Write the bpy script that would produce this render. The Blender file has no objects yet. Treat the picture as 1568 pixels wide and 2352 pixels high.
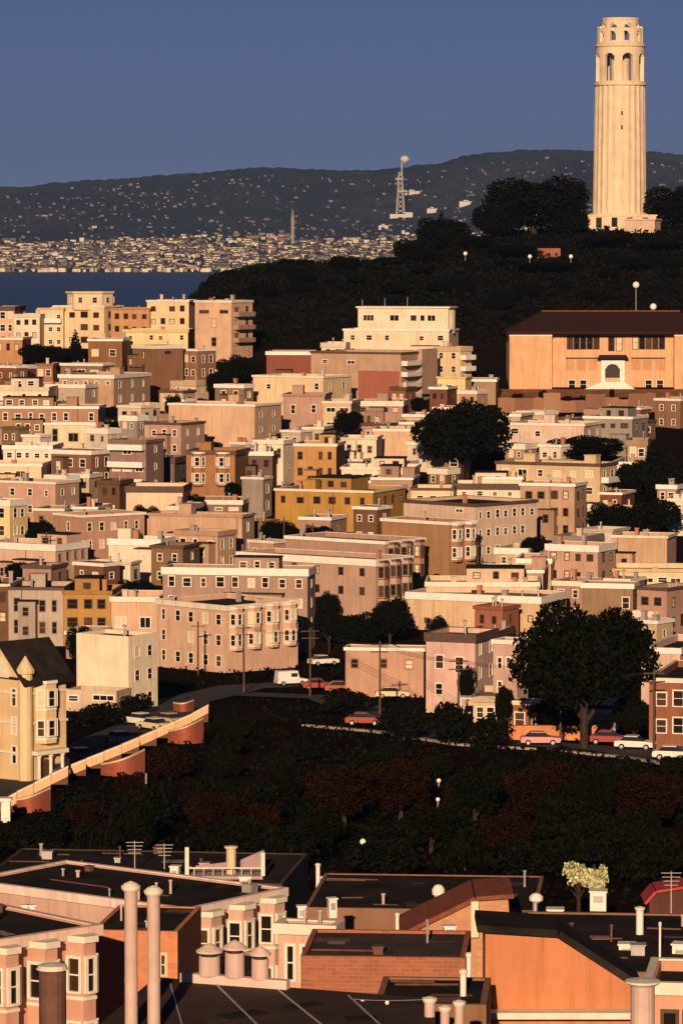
import bpy, math, random
import numpy as np
from mathutils import Vector, Matrix

# ------------------------------------------------------------------ camera, sky, sun, exposure
SC = bpy.context.scene
COL = SC.collection
R = math.radians
FPX, CX, CY, HORIZON = 9000.0, 784.0, 1176.0, 560.0      # photo measured on a 1568 x 2352 grid
CAMZ = 90.0
PITCH = math.atan((CY - HORIZON) / FPX)
cam_d = bpy.data.cameras.new('camera')
cam_d.sensor_fit = 'VERTICAL'; cam_d.sensor_height = 24.0; cam_d.sensor_width = 16.0
cam_d.lens = FPX * 24.0 / 2352.0
cam_d.clip_start = 1.0; cam_d.clip_end = 60000.0
cam = bpy.data.objects.new('camera', cam_d); COL.objects.link(cam)
cam.location = (0, 0, CAMZ); cam.rotation_euler = (R(90) - PITCH, 0, 0)
SC.camera = cam

SUN_EL, SUN_AZ = R(15.5), R(5.5)                         # low sun behind the viewer, a little to the left
world = bpy.data.worlds.new('World'); SC.world = world; world.use_nodes = True
wn = world.node_tree.nodes; wl = world.node_tree.links
sky = wn.new('ShaderNodeTexSky'); sky.sky_type = 'NISHITA'; sky.sun_disc = False
sky.sun_elevation = SUN_EL; sky.sun_rotation = R(180) + SUN_AZ
sky.altitude = 90.0; sky.air_density = 0.3; sky.dust_density = 0.0; sky.ozone_density = 1.0
tint = wn.new('ShaderNodeMix'); tint.data_type = 'RGBA'; tint.blend_type = 'MULTIPLY'
tint.inputs[0].default_value = 1.0; tint.inputs[7].default_value = (0.425, 0.385, 0.505, 1)
wl.new(sky.outputs[0], tint.inputs[6]); wl.new(tint.outputs[2], wn['Background'].inputs[0])
wn['Background'].inputs[1].default_value = 0.05

sun_d = bpy.data.lights.new('sun', 'SUN'); sun_d.energy = 4.8; sun_d.angle = R(0.5); sun_d.color = (1.0, 0.68, 0.42)
sun = bpy.data.objects.new('sun', sun_d); COL.objects.link(sun)
_to = Vector((-math.sin(SUN_AZ) * math.cos(SUN_EL), -math.cos(SUN_AZ) * math.cos(SUN_EL), math.sin(SUN_EL)))
sun.rotation_euler = (-_to).to_track_quat('-Z', 'Y').to_euler(); sun.location = (-60, -120, 260)

SC.view_settings.view_transform = 'Standard'; SC.view_settings.look = 'None'
SC.view_settings.exposure = 0.3; SC.view_settings.gamma = 1.0; SC.view_settings.use_curve_mapping = False
SC.render.engine = 'CYCLES'
SC.cycles.max_bounces = 4; SC.cycles.diffuse_bounces = 2; SC.cycles.glossy_bounces = 2; SC.cycles.volume_bounces = 0
SC.cycles.use_denoising = True

# ------------------------------------------------------------------ pixels and places
FW = Vector((0, math.cos(PITCH), -math.sin(PITCH))); UP = Vector((0, math.sin(PITCH), math.cos(PITCH)))
def ray(px, py):
    d = Vector((1, 0, 0)) * ((px - CX) / FPX) + UP * ((CY - py) / FPX) + FW
    return d / d.y
def at(px, py, Y):
    d = ray(px, py) * Y
    return Vector((d.x, Y, CAMZ + d.z))
def proj(p):
    v = Vector(p) - Vector((0, 0, CAMZ)); dep = v.dot(FW)
    return CX + FPX * v.x / dep, CY - FPX * v.dot(UP) / dep

PY = [-200, 0, 60, 120, 200, 300, 380, 460, 520, 560, 650, 750, 850, 900, 950, 1000, 1060, 1095, 1150, 1250, 1400, 1550, 1800]
PZ = [72, 64, 57, 51, 44.5, 41.2, 38, 33.6, 31, 30, 39, 48.6, 58.5, 66, 75, 83, 90, 93, 90, 72, 30, -4, -14]
BROWX = [-60, -42, -33, -22, 0, 14, 24, 34, 46, 60, 120]; BROWZ = [70, 76, 80.5, 83.0, 83.8, 84.2, 86.5, 89.5, 93.0, 95.5, 95.5]
def sstep(a, b, x):
    t = min(1, max(0, (x - a) / (b - a))); return t * t * (3 - 2 * t)
def prof(Y):
    return float(np.interp(Y, PY, PZ))
def ground(x, y):
    z = 0.25 * prof(y - 9) + 0.5 * prof(y) + 0.25 * prof(y + 9)
    if y > 880:
        # the left flank falls away to the bay
        s = sstep(-62, -30, x - 0.02 * (y - 900))
        low = float(np.interp(y, [880, 905, 1000, 1300, 1500, 1800], [62.5, 65, 52, 12, -4, -14]))
        k = sstep(880, 930, y)
        z = z * (1 - k) + k * (low + (z - low) * s)
        z += 2.0 * sstep(40, 90, x) * sstep(930, 1000, y) * (1 - sstep(1100, 1200, y))
        z = min(z, float(np.interp(x, BROWX, BROWZ)))          # the brow: flat to the left, rising to the tower
    return z
def hit(px, py, y0=95.0, y1=1300.0):
    d = ray(px, py); Y = y0
    while Y < y1:
        if CAMZ + d.z * Y <= ground(d.x * Y, Y): break
        Y += 2.0
    lo, hi = Y - 2.0, Y
    for _ in range(18):
        m = 0.5 * (lo + hi)
        if CAMZ + d.z * m <= ground(d.x * m, m): hi = m
        else: lo = m
    return Vector((d.x * hi, hi, ground(d.x * hi, hi)))

# ------------------------------------------------------------------ mesh helpers
class MB:
    def __init__(s): s.v = []; s.f = []; s.m = []
    def quad(s, a, b, c, d, m=0):
        i = len(s.v); s.v += [tuple(a), tuple(b), tuple(c), tuple(d)]; s.f.append((i, i+1, i+2, i+3)); s.m.append(m)
    def poly(s, pts, m=0):
        i = len(s.v); s.v += [tuple(p) for p in pts]; s.f.append(tuple(range(i, i + len(pts)))); s.m.append(m)
    def box(s, x0, x1, y0, y1, z0, z1, m=0):
        i = len(s.v)
        s.v += [(x0,y0,z0),(x1,y0,z0),(x1,y1,z0),(x0,y1,z0),(x0,y0,z1),(x1,y0,z1),(x1,y1,z1),(x0,y1,z1)]
        for f in ((0,3,2,1),(4,5,6,7),(0,1,5,4),(1,2,6,5),(2,3,7,6),(3,0,4,7)):
            s.f.append(tuple(i + k for k in f)); s.m.append(m)
    def prism(s, pts, z0, z1, m=0):            # counter-clockwise footprint
        n = len(pts); i = len(s.v)
        s.v += [(p[0], p[1], z0) for p in pts] + [(p[0], p[1], z1) for p in pts]
        for k in range(n):
            j = (k + 1) % n; s.f.append((i+k, i+j, i+n+j, i+n+k)); s.m.append(m)
        s.f.append(tuple(i + n + k for k in range(n))); s.m.append(m)
        s.f.append(tuple(i + n - 1 - k for k in range(n))); s.m.append(m)
    def slab(s, pts, y0, y1, m=0):             # profile in (x, z), counter-clockwise seen from -y, extruded along y
        n = len(pts); i = len(s.v)
        s.v += [(p[0], y0, p[1]) for p in pts] + [(p[0], y1, p[1]) for p in pts]
        for k in range(n):
            j = (k + 1) % n; s.f.append((i+j, i+k, i+n+k, i+n+j)); s.m.append(m)
        s.f.append(tuple(i + k for k in range(n))); s.m.append(m)
        s.f.append(tuple(i + n + n - 1 - k for k in range(n))); s.m.append(m)
    def lathe(s, prof_, n=16, cx=0, cy=0, m=0, closed=True):
        i = len(s.v)
        for r, z in prof_:
            for k in range(n):
                a = 2 * math.pi * k / n; s.v.append((cx + r * math.cos(a), cy + r * math.sin(a), z))
        for q in range(len(prof_) - 1):
            for k in range(n):
                j = (k + 1) % n; s.f.append((i+q*n+k, i+q*n+j, i+(q+1)*n+j, i+(q+1)*n+k)); s.m.append(m)
        if closed:
            s.f.append(tuple(i + n - 1 - k for k in range(n))); s.m.append(m)
            t = i + (len(prof_) - 1) * n; s.f.append(tuple(t + k for k in range(n))); s.m.append(m)
    def tube(s, p, q, r0, r1, n=6, m=0):
        p = Vector(p); q = Vector(q); d = (q - p).normalized(); a = d.orthogonal().normalized(); b = d.cross(a); i = len(s.v)
        for c, r in ((p, r0), (q, r1)):
            for k in range(n):
                t = 2 * math.pi * k / n; s.v.append(tuple(c + a * (r * math.cos(t)) + b * (r * math.sin(t))))
        for k in range(n):
            j = (k + 1) % n; s.f.append((i+k, i+j, i+n+j, i+n+k)); s.m.append(m)
        s.f.append(tuple(i + n - 1 - k for k in range(n))); s.m.append(m)
        s.f.append(tuple(i + n + k for k in range(n))); s.m.append(m)
    def mesh(s, name, mats, smooth=False):
        me = bpy.data.meshes.new(name); me.from_pydata(s.v, [], s.f)
        for mt in (mats if isinstance(mats, (list, tuple)) else [mats]): me.materials.append(mt)
        if any(s.m): me.polygons.foreach_set('material_index', s.m)
        if smooth: me.polygons.foreach_set('use_smooth', [True] * len(s.f))
        me.update(); return me
    def build(s, name, mats, parent=None, loc=(0,0,0), rz=0.0, smooth=False):
        return link(name, s.mesh(name, mats, smooth), parent, loc, rz)
def link(name, me, parent=None, loc=(0,0,0), rz=0.0):
    o = bpy.data.objects.new(name, me); COL.objects.link(o)
    o.parent = parent; o.location = loc; o.rotation_euler = (0, 0, rz); return o
def thing(name, label, cat, loc=(0,0,0), rz=0.0, group=None):
    o = link(name, None, None, loc, rz); o.empty_display_size = 0.5
    return tag(o, label, cat, group)
def tag(o, label, cat, group=None):
    o['label'] = label; o['category'] = cat
    if group: o['group'] = group
    return o
def structure(o): o['kind'] = 'structure'; return o
def stuff(o, label=None, cat=None):
    o['kind'] = 'stuff'
    if label: o['label'] = label; o['category'] = cat
    return o
def fast_mesh(name, V, Fq, mat, mi=None):      # numpy quads
    me = bpy.data.meshes.new(name); n = len(V); k = len(Fq)
    me.vertices.add(n); me.vertices.foreach_set('co', np.asarray(V, np.float32).ravel())
    me.loops.add(k * 4); me.loops.foreach_set('vertex_index', np.asarray(Fq, np.int32).ravel())
    me.polygons.add(k); me.polygons.foreach_set('loop_start', np.arange(0, k * 4, 4, dtype=np.int32))
    for m in (mat if isinstance(mat, (list, tuple)) else [mat]): me.materials.append(m)
    if mi is not None: me.polygons.foreach_set('material_index', np.asarray(mi, np.int32))
    me.update(calc_edges=True); return me

# ------------------------------------------------------------------ materials
MATS = {}
def newmat(name):
    m = bpy.data.materials.new(name); m.use_nodes = True
    return m, m.node_tree.nodes, m.node_tree.links, m.node_tree.nodes['Principled BSDF']
def nmix(n, l, fac, a, b, mode='MIX'):
    x = n.new('ShaderNodeMix'); x.data_type = 'RGBA'; x.blend_type = mode
    for sock, v in ((0, fac), (6, a), (7, b)):
        if hasattr(v, 'is_output'): l.new(v, x.inputs[sock])
        elif sock == 0: x.inputs[0].default_value = v
        else: x.inputs[sock].default_value = (*v, 1) if len(v) == 3 else v
    return x.outputs[2]
def noise(n, l, scale, detail=3, vec=None, rough=0.55):
    t = n.new('ShaderNodeTexNoise'); t.inputs['Scale'].default_value = scale; t.inputs['Detail'].default_value = detail
    t.inputs['Roughness'].default_value = rough
    if vec is not None: l.new(vec, t.inputs['Vector'])
    return t.outputs['Fac']
def ramp(n, l, fac, a, b):
    r = n.new('ShaderNodeMapRange'); l.new(fac, r.inputs[0]); r.inputs[1].default_value = a; r.inputs[2].default_value = b
    return r.outputs[0]
def coords(n, l, scale=(1,1,1), kind='Object'):
    tc = n.new('ShaderNodeTexCoord'); mp = n.new('ShaderNodeMapping'); mp.inputs['Scale'].default_value = scale
    l.new(tc.outputs[kind], mp.inputs['Vector']); return mp.outputs[0]
def bump(n, l, p, h, strength=0.3, dist=0.05):
    b = n.new('ShaderNodeBump'); b.inputs['Strength'].default_value = strength; b.inputs['Distance'].default_value = dist
    l.new(h, b.inputs['Height']); l.new(b.outputs[0], p.inputs['Normal'])
def wall_mat(c, kind='stucco'):
    key = ('wall', kind) + tuple(round(x, 3) for x in c)
    if key in MATS: return MATS[key]
    m, n, l, p = newmat('wall_%s' % kind); p.inputs['Roughness'].default_value = 0.85
    p.inputs['Specular IOR Level'].default_value = 0.25
    v = coords(n, l)
    oi = n.new('ShaderNodeObjectInfo')
    add = n.new('ShaderNodeVectorMath'); add.operation = 'ADD'; l.new(v, add.inputs[0])
    mul = n.new('ShaderNodeVectorMath'); mul.operation = 'SCALE'; l.new(oi.outputs['Location'], mul.inputs[0]); mul.inputs['Scale'].default_value = 0.37
    l.new(mul.outputs[0], add.inputs[1]); v = add.outputs[0]
    big = noise(n, l, 0.35, 3, v); fine = noise(n, l, 2.6, 4, v)
    mp = n.new('ShaderNodeMapping'); mp.inputs['Scale'].default_value = (1.6, 1.6, 0.10); l.new(v, mp.inputs['Vector'])
    streak = noise(n, l, 1.3, 4, mp.outputs[0], 0.65)
    dk = tuple(x * 0.64 * t for x, t in zip(c, (1, 0.95, 0.9)))
    col = nmix(n, l, ramp(n, l, big, 0.35, 0.72), c, tuple(x * 0.80 for x in c))
    col = nmix(n, l, ramp(n, l, streak, 0.50, 0.76), col, dk)
    if kind == 'brick':
        bt = n.new('ShaderNodeTexBrick'); bt.inputs['Scale'].default_value = 1.0
        mp2 = n.new('ShaderNodeMapping'); mp2.inputs['Rotation'].default_value = (R(90), 0, 0); l.new(v, mp2.inputs['Vector'])
        sx = n.new('ShaderNodeSeparateXYZ'); l.new(v, sx.inputs[0]); cb = n.new('ShaderNodeCombineXYZ')
        ad = n.new('ShaderNodeMath'); l.new(sx.outputs[0], ad.inputs[0]); l.new(sx.outputs[1], ad.inputs[1])
        l.new(ad.outputs[0], cb.inputs[0]); l.new(sx.outputs[2], cb.inputs[1]); l.new(cb.outputs[0], bt.inputs['Vector'])
        bt.inputs['Brick Width'].default_value = 0.42; bt.inputs['Row Height'].default_value = 0.16; bt.inputs['Mortar Size'].default_value = 0.018
        bt.inputs['Color1'].default_value = (*c, 1); bt.inputs['Color2'].default_value = (*[x * 0.6 for x in c], 1)
        bt.inputs['Mortar'].default_value = (*[0.5 * x + 0.12 for x in c], 1)
        col = nmix(n, l, 0.45, bt.outputs[0], col); bump(n, l, p, bt.outputs['Fac'], -0.4, 0.03)
    elif kind == 'boards':
        wv = n.new('ShaderNodeTexWave'); wv.wave_type = 'BANDS'; wv.bands_direction = 'Z'; wv.wave_profile = 'SAW'
        wv.inputs['Scale'].default_value = 1.6; l.new(v, wv.inputs['Vector'])
        bump(n, l, p, wv.outputs['Fac'], 0.5, 0.06)
    else:
        bump(n, l, p, fine, 0.25, 0.05)
    col = nmix(n, l, ramp(n, l, fine, 0.55, 0.8), col, tuple(x * 0.85 for x in c))
    l.new(col, p.inputs['Base Color']); MATS[key] = m; return m
def plain(name, c, rough=0.7, c2=None, scale=1.5, spec=0.3, metal=0.0, bmp=0.0):
    if name in MATS: return MATS[name]
    m, n, l, p = newmat(name); p.inputs['Roughness'].default_value = rough; p.inputs['Metallic'].default_value = metal
    p.inputs['Specular IOR Level'].default_value = spec
    v = coords(n, l); nz = noise(n, l, scale, 4, v, 0.6)
    c2 = c2 or tuple(x * 0.7 for x in c)
    l.new(nmix(n, l, ramp(n, l, nz, 0.35, 0.7), c, c2), p.inputs['Base Color'])
    if bmp: bump(n, l, p, nz, bmp, 0.05)
    MATS[name] = m; return m
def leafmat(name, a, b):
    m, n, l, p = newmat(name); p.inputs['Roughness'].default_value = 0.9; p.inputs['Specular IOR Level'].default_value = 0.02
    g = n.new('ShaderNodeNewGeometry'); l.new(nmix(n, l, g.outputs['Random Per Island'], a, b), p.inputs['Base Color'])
    MATS[name] = m; return m

M_TAR = plain('roof_tar', (0.013, 0.011, 0.010), 0.95, (0.034, 0.027, 0.024), 0.45, 0.06, bmp=0.3)
M_TARL = plain('roof_gravel', (0.070, 0.050, 0.042), 0.95, (0.034, 0.026, 0.022), 0.8, 0.1, bmp=0.3)
M_TARW = plain('roof_pale', (0.22, 0.19, 0.17), 0.9, (0.12, 0.10, 0.09), 0.7, 0.1)
M_TILE = plain('roof_tile_red', (0.24, 0.075, 0.04), 0.85, (0.13, 0.045, 0.03), 2.2, 0.15, bmp=0.4)
M_TILED = plain('roof_tile_dark', (0.034, 0.013, 0.012), 0.85, (0.020, 0.009, 0.009), 1.5, 0.15, bmp=0.4)
M_TRIM = plain('trim_cream', (0.74, 0.68, 0.58), 0.6, (0.62, 0.56, 0.47), 2.0)
M_TRIMD = plain('trim_dark', (0.10, 0.06, 0.045), 0.7, (0.06, 0.04, 0.03), 2.0)
M_WHITE = plain('white_paint', (0.78, 0.75, 0.71), 0.55, (0.64, 0.61, 0.57), 1.2)
M_METAL = plain('galvanised_metal', (0.42, 0.40, 0.39), 0.5, (0.30, 0.28, 0.27), 2.0, 0.4, 0.35)
M_PIPE = plain('painted_pipe', (0.56, 0.42, 0.37), 0.6, (0.44, 0.31, 0.27), 1.1)
M_RUST = plain('rusty_pipe', (0.16, 0.07, 0.055), 0.8, (0.07, 0.04, 0.035), 1.6)
M_BLACK = plain('black_paint', (0.018, 0.016, 0.016), 0.6, (0.03, 0.026, 0.024), 2.0)
M_DOOR = plain('door_brown', (0.10, 0.055, 0.035), 0.6, (0.06, 0.035, 0.025), 2.0)
M_GLOBE = plain('lamp_globe', (0.82, 0.80, 0.76), 0.3, (0.74, 0.72, 0.68), 1.0)
M_BARK = plain('bark', (0.045, 0.030, 0.022), 0.95, (0.025, 0.018, 0.014), 3.0, 0.1, bmp=0.5)
M_CONC = plain('concrete', (0.40, 0.35, 0.31), 0.9, (0.29, 0.25, 0.22), 0.9, 0.15, bmp=0.2)
M_ASPH = plain('asphalt', (0.045, 0.042, 0.042), 0.9, (0.065, 0.06, 0.058), 0.5, 0.15)
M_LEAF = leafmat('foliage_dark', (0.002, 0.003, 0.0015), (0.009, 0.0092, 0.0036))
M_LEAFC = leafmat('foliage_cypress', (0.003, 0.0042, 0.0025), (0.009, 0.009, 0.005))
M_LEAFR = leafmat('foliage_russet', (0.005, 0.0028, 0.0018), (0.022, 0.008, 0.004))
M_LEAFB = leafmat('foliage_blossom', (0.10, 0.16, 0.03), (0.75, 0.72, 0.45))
def glass_mat():
    m, n, l, p = newmat('window_glass'); p.inputs['Roughness'].default_value = 0.12
    oi = n.new('ShaderNodeObjectInfo')
    c = nmix(n, l, ramp(n, l, oi.outputs['Random'], 0.45, 1.0), (0.012, 0.009, 0.009), (0.085, 0.045, 0.028))
    l.new(c, p.inputs['Base Color']); return m
M_GLASS = glass_mat()
M_BLIND = plain('window_blind', (0.62, 0.52, 0.36), 0.7, (0.5, 0.4, 0.28), 2.0)

# ------------------------------------------------------------------ ground, streets, bay, far shore
def ground_mat():
    m, n, l, p = newmat('ground_soil'); p.inputs['Roughness'].default_value = 1.0; p.inputs['Specular IOR Level'].default_value = 0.0
    v = coords(n, l); a = noise(n, l, 0.06, 5, v, 0.65); b = noise(n, l, 0.7, 4, v)
    c = nmix(n, l, ramp(n, l, a, 0.4, 0.62), (0.008, 0.007, 0.005), (0.019, 0.011, 0.0075))
    c = nmix(n, l, ramp(n, l, b, 0.5, 0.75), c, (0.005, 0.005, 0.004)); l.new(c, p.inputs['Base Color'])
    bump(n, l, p, b, 0.6, 0.3); return m
gx = np.concatenate([np.linspace(-2500, -260, 24)[:-1], np.arange(-260, 261, 5.0), np.linspace(260, 2500, 24)[1:]])
gy = np.arange(-200, 1801, 5.0)
V = np.array([(x, y, ground(x, y)) for y in gy for x in gx]); nx = len(gx)
ii = np.arange(len(gy) - 1)[:, None] * nx + np.arange(nx - 1)[None, :]
Fq = np.stack([ii, ii + 1, ii + nx + 1, ii + nx], -1).reshape(-1, 4)
structure(link('ground', fast_mesh('ground', V, Fq, ground_mat())))

def strip(name, pts, w, mat, lift, thick=0.0):
    """a ribbon laid over the ground along world points (x, y); w = (left, right) half widths"""
    P = []
    for a, b in zip(pts[:-1], pts[1:]):
        k = max(1, int((Vector(b) - Vector(a)).length / 2.0))
        P += [Vector(a).lerp(Vector(b), i / k) for i in range(k)]
    P.append(Vector(pts[-1])); mb = MB(); L = []
    for i, p in enumerate(P):
        d = (P[min(i + 1, len(P) - 1)] - P[max(i - 1, 0)]).normalized(); nrm = Vector((-d.y, d.x))
        a = p + nrm * w[0]; b = p - nrm * w[1]
        zc = max(ground(a.x, a.y), ground(b.x, b.y)) if thick else None
        L.append(((a.x, a.y, (ground(a.x, a.y)) + lift), (b.x, b.y, (ground(b.x, b.y)) + lift)))
    for (a0, b0), (a1, b1) in zip(L[:-1], L[1:]):
        mb.quad(a0, b0, b1, a1)
        if thick:
            for u0, u1 in ((a1, a0), (b0, b1)):
                mb.quad((u0[0], u0[1], u0[2] - thick), (u1[0], u1[1], u1[2] - thick), u1, u0)
    return structure(mb.build(name, mat))
def g2(px, py): p = hit(px, py); return (p.x, p.y)
lane = [g2(-120, 1850), g2(40, 1800), g2(180, 1738), g2(300, 1688), g2(400, 1645), g2(425, 1612), g2(560, 1580), g2(690, 1572)]
strip('lane', lane, (4.2, 3.2), M_ASPH, 0.10)
road = [g2(560, 1596), g2(760, 1604), g2(880, 1650), g2(1050, 1700), g2(1250, 1712), g2(1420, 1725), g2(1600, 1750)]
strip('road', road, (3.0, 3.4), M_ASPH, 0.16)
strip('pavement', [g2(700, 1668), g2(860, 1682), g2(1050, 1712), g2(1250, 1724), g2(1420, 1740), g2(1600, 1768)], (0.45, 0.45), M_CONC, 0.24, 0.5)

def water_mat():
    m, n, l, p = newmat('bay_water'); p.inputs['Base Color'].default_value = (0.015, 0.065, 0.26, 1); p.inputs['Roughness'].default_value = 0.32
    p.inputs['IOR'].default_value = 1.33
    v = coords(n, l, (0.02, 0.006, 1)); h = noise(n, l, 3.0, 5, v, 0.65); bump(n, l, p, h, 1.0, 40.0); return m
wb = MB(); wb.quad((-7000, 1300, 0), (7000, 1300, 0), (7000, 13600, 0), (-7000, 13600, 0)); structure(wb.build('bay_water', water_mat()))

RX = [-400, 0, 60, 100, 200, 300, 440, 560, 620, 700, 780, 880, 960, 1010, 1060, 1150, 1215, 1300, 1400, 1480, 1568, 1900]
RYP = [436, 429, 430, 421, 414, 407, 397, 387, 383, 388, 393, 389, 379, 374, 356, 348, 342, 344, 349, 347, 357, 372]
rng = np.random.default_rng(5)
PH = [(rng.uniform(0.5, 1.6) * 2 ** (k / 2.2) / 900, rng.uniform(0.5, 1.6) * 2 ** (k / 2.2) / 900, rng.uniform(0, 6.28), 1.0 / 1.45 ** k) for k in range(12)]
def hnoise(X, Y):
    s = 0
    for i, (a, b, c, w) in enumerate(PH): s = s + w * np.abs(np.sin(a * X + c + 1.3 * np.sin(b * Y + i)))
    return s / 3.2 - 0.6
YS, YR = 12460.0, 15500.0
def far_z(X, Y):
    X = np.asarray(X, float); Y = np.asarray(Y, float)
    zr = 90 + (HORIZON - np.interp(X / YR * FPX + CX, RX, RYP)) / FPX * YR
    t = (Y - YS) / (YR - YS)
    base = np.interp(t, [-0.2, 0, 0.36, 0.62, 1.0, 1.6], [-15, 0, 0.26, 0.48, 1.0, 0.55])
    z = np.where(t < 0, t * 75, base * zr)
    z = z + hnoise(X, Y) * 95 * np.clip((t - 0.3) / 0.25, 0, 1) * np.clip((1.02 - t) / 0.3, 0, 1)
    z = z + 5 * np.sin(X / 23.0 + 2 * np.sin(X / 71.0)) * np.sin(X / 13.0 + Y / 60.0) * np.clip((t - 0.6) / 0.3, 0, 1)
    return z
def hill_mat():
    m, n, l, p = newmat('far_hills'); p.inputs['Roughness'].default_value = 1.0; p.inputs['Specular IOR Level'].default_value = 0.0
    v = coords(n, l); a = noise(n, l, 0.0030, 6, v, 0.68); b = noise(n, l, 0.016, 5, v, 0.7); c2 = noise(n, l, 0.035, 3, v, 0.7)
    c = nmix(n, l, ramp(n, l, a, 0.42, 0.62), (0.016, 0.024, 0.020), (0.060, 0.052, 0.045))
    c = nmix(n, l, ramp(n, l, b, 0.48, 0.66), c, (0.012, 0.018, 0.014))
    c = nmix(n, l, ramp(n, l, c2, 0.62, 0.70), c, (0.17, 0.14, 0.10)); l.new(c, p.inputs['Base Color']); return m
hx = np.concatenate([np.linspace(-6500, -1900, 40)[:-1], np.arange(-1900, 1901, 22.0), np.linspace(1900, 6500, 40)[1:]])
hy = np.arange(12200, 17401, 52.0)
XX, YY = np.meshgrid(hx, hy); V = np.stack([XX, YY, far_z(XX, YY)], -1).reshape(-1, 3); nx = len(hx)
ii = np.arange(len(hy) - 1)[:, None] * nx + np.arange(nx - 1)[None, :]
structure(link('far_hills', fast_mesh('far_hills', V, np.stack([ii, ii + 1, ii + nx + 1, ii + nx], -1).reshape(-1, 4), hill_mat())))

# far shore town: 300 of its houses one by one, the rest as one mass
def far_wall_mat(obj):
    m, n, l, p = newmat('far_town_wall'); p.inputs['Roughness'].default_value = 0.9
    if obj: r = n.new('ShaderNodeObjectInfo').outputs['Random']
    else: r = n.new('ShaderNodeNewGeometry').outputs['Random Per Island']
    cr = n.new('ShaderNodeValToRGB'); e = cr.color_ramp.elements; cr.color_ramp.interpolation = 'CONSTANT'
    e[0].color = (0.76, 0.68, 0.46, 1); e[1].position = 0.26; e[1].color = (0.84, 0.78, 0.50, 1)
    for pos, c in ((0.46, (0.24, 0.19, 0.16, 1)), (0.68, (0.82, 0.80, 0.72, 1)), (0.8, (0.16, 0.12, 0.10, 1)), (0.9, (0.55, 0.36, 0.28, 1))):
        q = e.new(pos); q.color = c
    l.new(r, cr.inputs[0]); l.new(cr.outputs[0], p.inputs['Base Color']); return m
M_FW, M_FWS = far_wall_mat(True), far_wall_mat(False)
M_FR = plain('far_town_roof', (0.13, 0.10, 0.09), 0.9, (0.07, 0.055, 0.05), 0.02)
def far_spots(n, seed, up=0.16):
    g = np.random.default_rng(seed); out = []
    while len(out) < n:
        x = g.uniform(-0.105, 0.112); u = g.uniform()
        if u > up: t = 0.40 * g.uniform() ** 1.15
        else: t = g.uniform(0.36, 0.93)
        cl = math.sin(x * 143 + 2.1 * math.sin(t * 31)) * math.sin(t * 47 + x * 61) + .5 * math.sin(x * 391 + t * 83)
        if t > 0.36 and g.uniform() < .55 + .45 * cl: continue
        if .03 < t <= .36 and g.uniform() < .38 + .42 * cl: continue
        Y = YS + 12 + t * (YR - YS); out.append((x * Y, Y, t))
    return out
protos = []
for k, (w, d, h) in enumerate(((14, 10, 8), (18, 12, 7), (11, 11, 11), (30, 14, 9), (24, 18, 15), (44, 18, 8))):
    mb = MB(); mb.box(-w/2, w/2, -d/2, d/2, -12, h)
    if k < 4:
        mb.poly([(-w/2-.6, -d/2-.6, h), (w/2+.6, -d/2-.6, h), (w/2+.6, 0, h+d*.28), (-w/2-.6, 0, h+d*.28)], 1)
        mb.poly([(w/2+.6, d/2+.6, h), (-w/2-.6, d/2+.6, h), (-w/2-.6, 0, h+d*.28), (w/2+.6, 0, h+d*.28)], 1)
        mb.poly([(-w/2, d/2, h), (-w/2, -d/2, h), (-w/2, 0, h+d*.27)]); mb.poly([(w/2, -d/2, h), (w/2, d/2, h), (w/2, 0, h+d*.27)])
    else:
        mb.box(-w/2-.5, w/2+.5, -d/2-.5, d/2+.5, h, h+.8, 1); mb.box(-w/6, w/6, -d/6, d/6, h+.8, h+3.5)
    protos.append(mb.mesh('far_house', [M_FW, M_FR]))
rnd = random.Random(11)
for i, (x, y, t) in enumerate(far_spots(300, 3, .05)):
    k = rnd.choice((3, 4, 5, 5, 1, 4)) if t < 0.34 else rnd.choice((1, 3, 0))
    o = link('far_house', protos[k], None, (x, y, float(far_z(x, y))), rnd.uniform(-0.5, 0.5))
    tag(o, 'small pale building in the town spread along the far shore', 'house', 'far shore town buildings')
Vs, Fs, Ms = [], [], []; base = 0
g = np.random.default_rng(8)
for (x, y, t) in far_spots(6400, 21, .20):
    w, d, h = g.uniform(9, 26), g.uniform(8, 14), g.uniform(6, 13); a = g.uniform(-0.6, 0.6); z = float(far_z(x, y))
    hi = t > .36 + g.uniform(-.08, .08)
    if hi: k_ = g.uniform(.35, .75); w *= k_; h *= .8 * k_; d *= k_
    c, s = math.cos(a), math.sin(a)
    pts = [(-w/2, -d/2), (w/2, -d/2), (w/2, d/2), (-w/2, d/2)]
    low = [(x + c*p - s*q, y + s*p + c*q, z - 8) for p, q in pts]; top = [(p[0], p[1], z + h) for p in low]
    r0 = (x - c*w/2, y - s*w/2, z + h + d*.25); r1 = (x + c*w/2, y + s*w/2, z + h + d*.25)
    Vs += low + top + [r0, r1]
    Fs += [(0,1,5,4), (1,2,6,5), (3,0,4,7), (2,3,7,6)]; Fs += [(4,5,9,8), (6,7,8,9)]
    for q in range(6): Fs[-1 - q] = tuple(base + j for j in Fs[-1 - q])
    Ms += [2 if hi else 0] * 4 + [1, 1]; base += 10
stuff(link('far_town', fast_mesh('far_town', Vs, Fs, [M_FWS, M_FR, plain('far_house_wall', (.34, .30, .25), .9, (.08, .07, .06), .008)], Ms)), 'mass of pale houses spread along the far shore', 'town')

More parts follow.
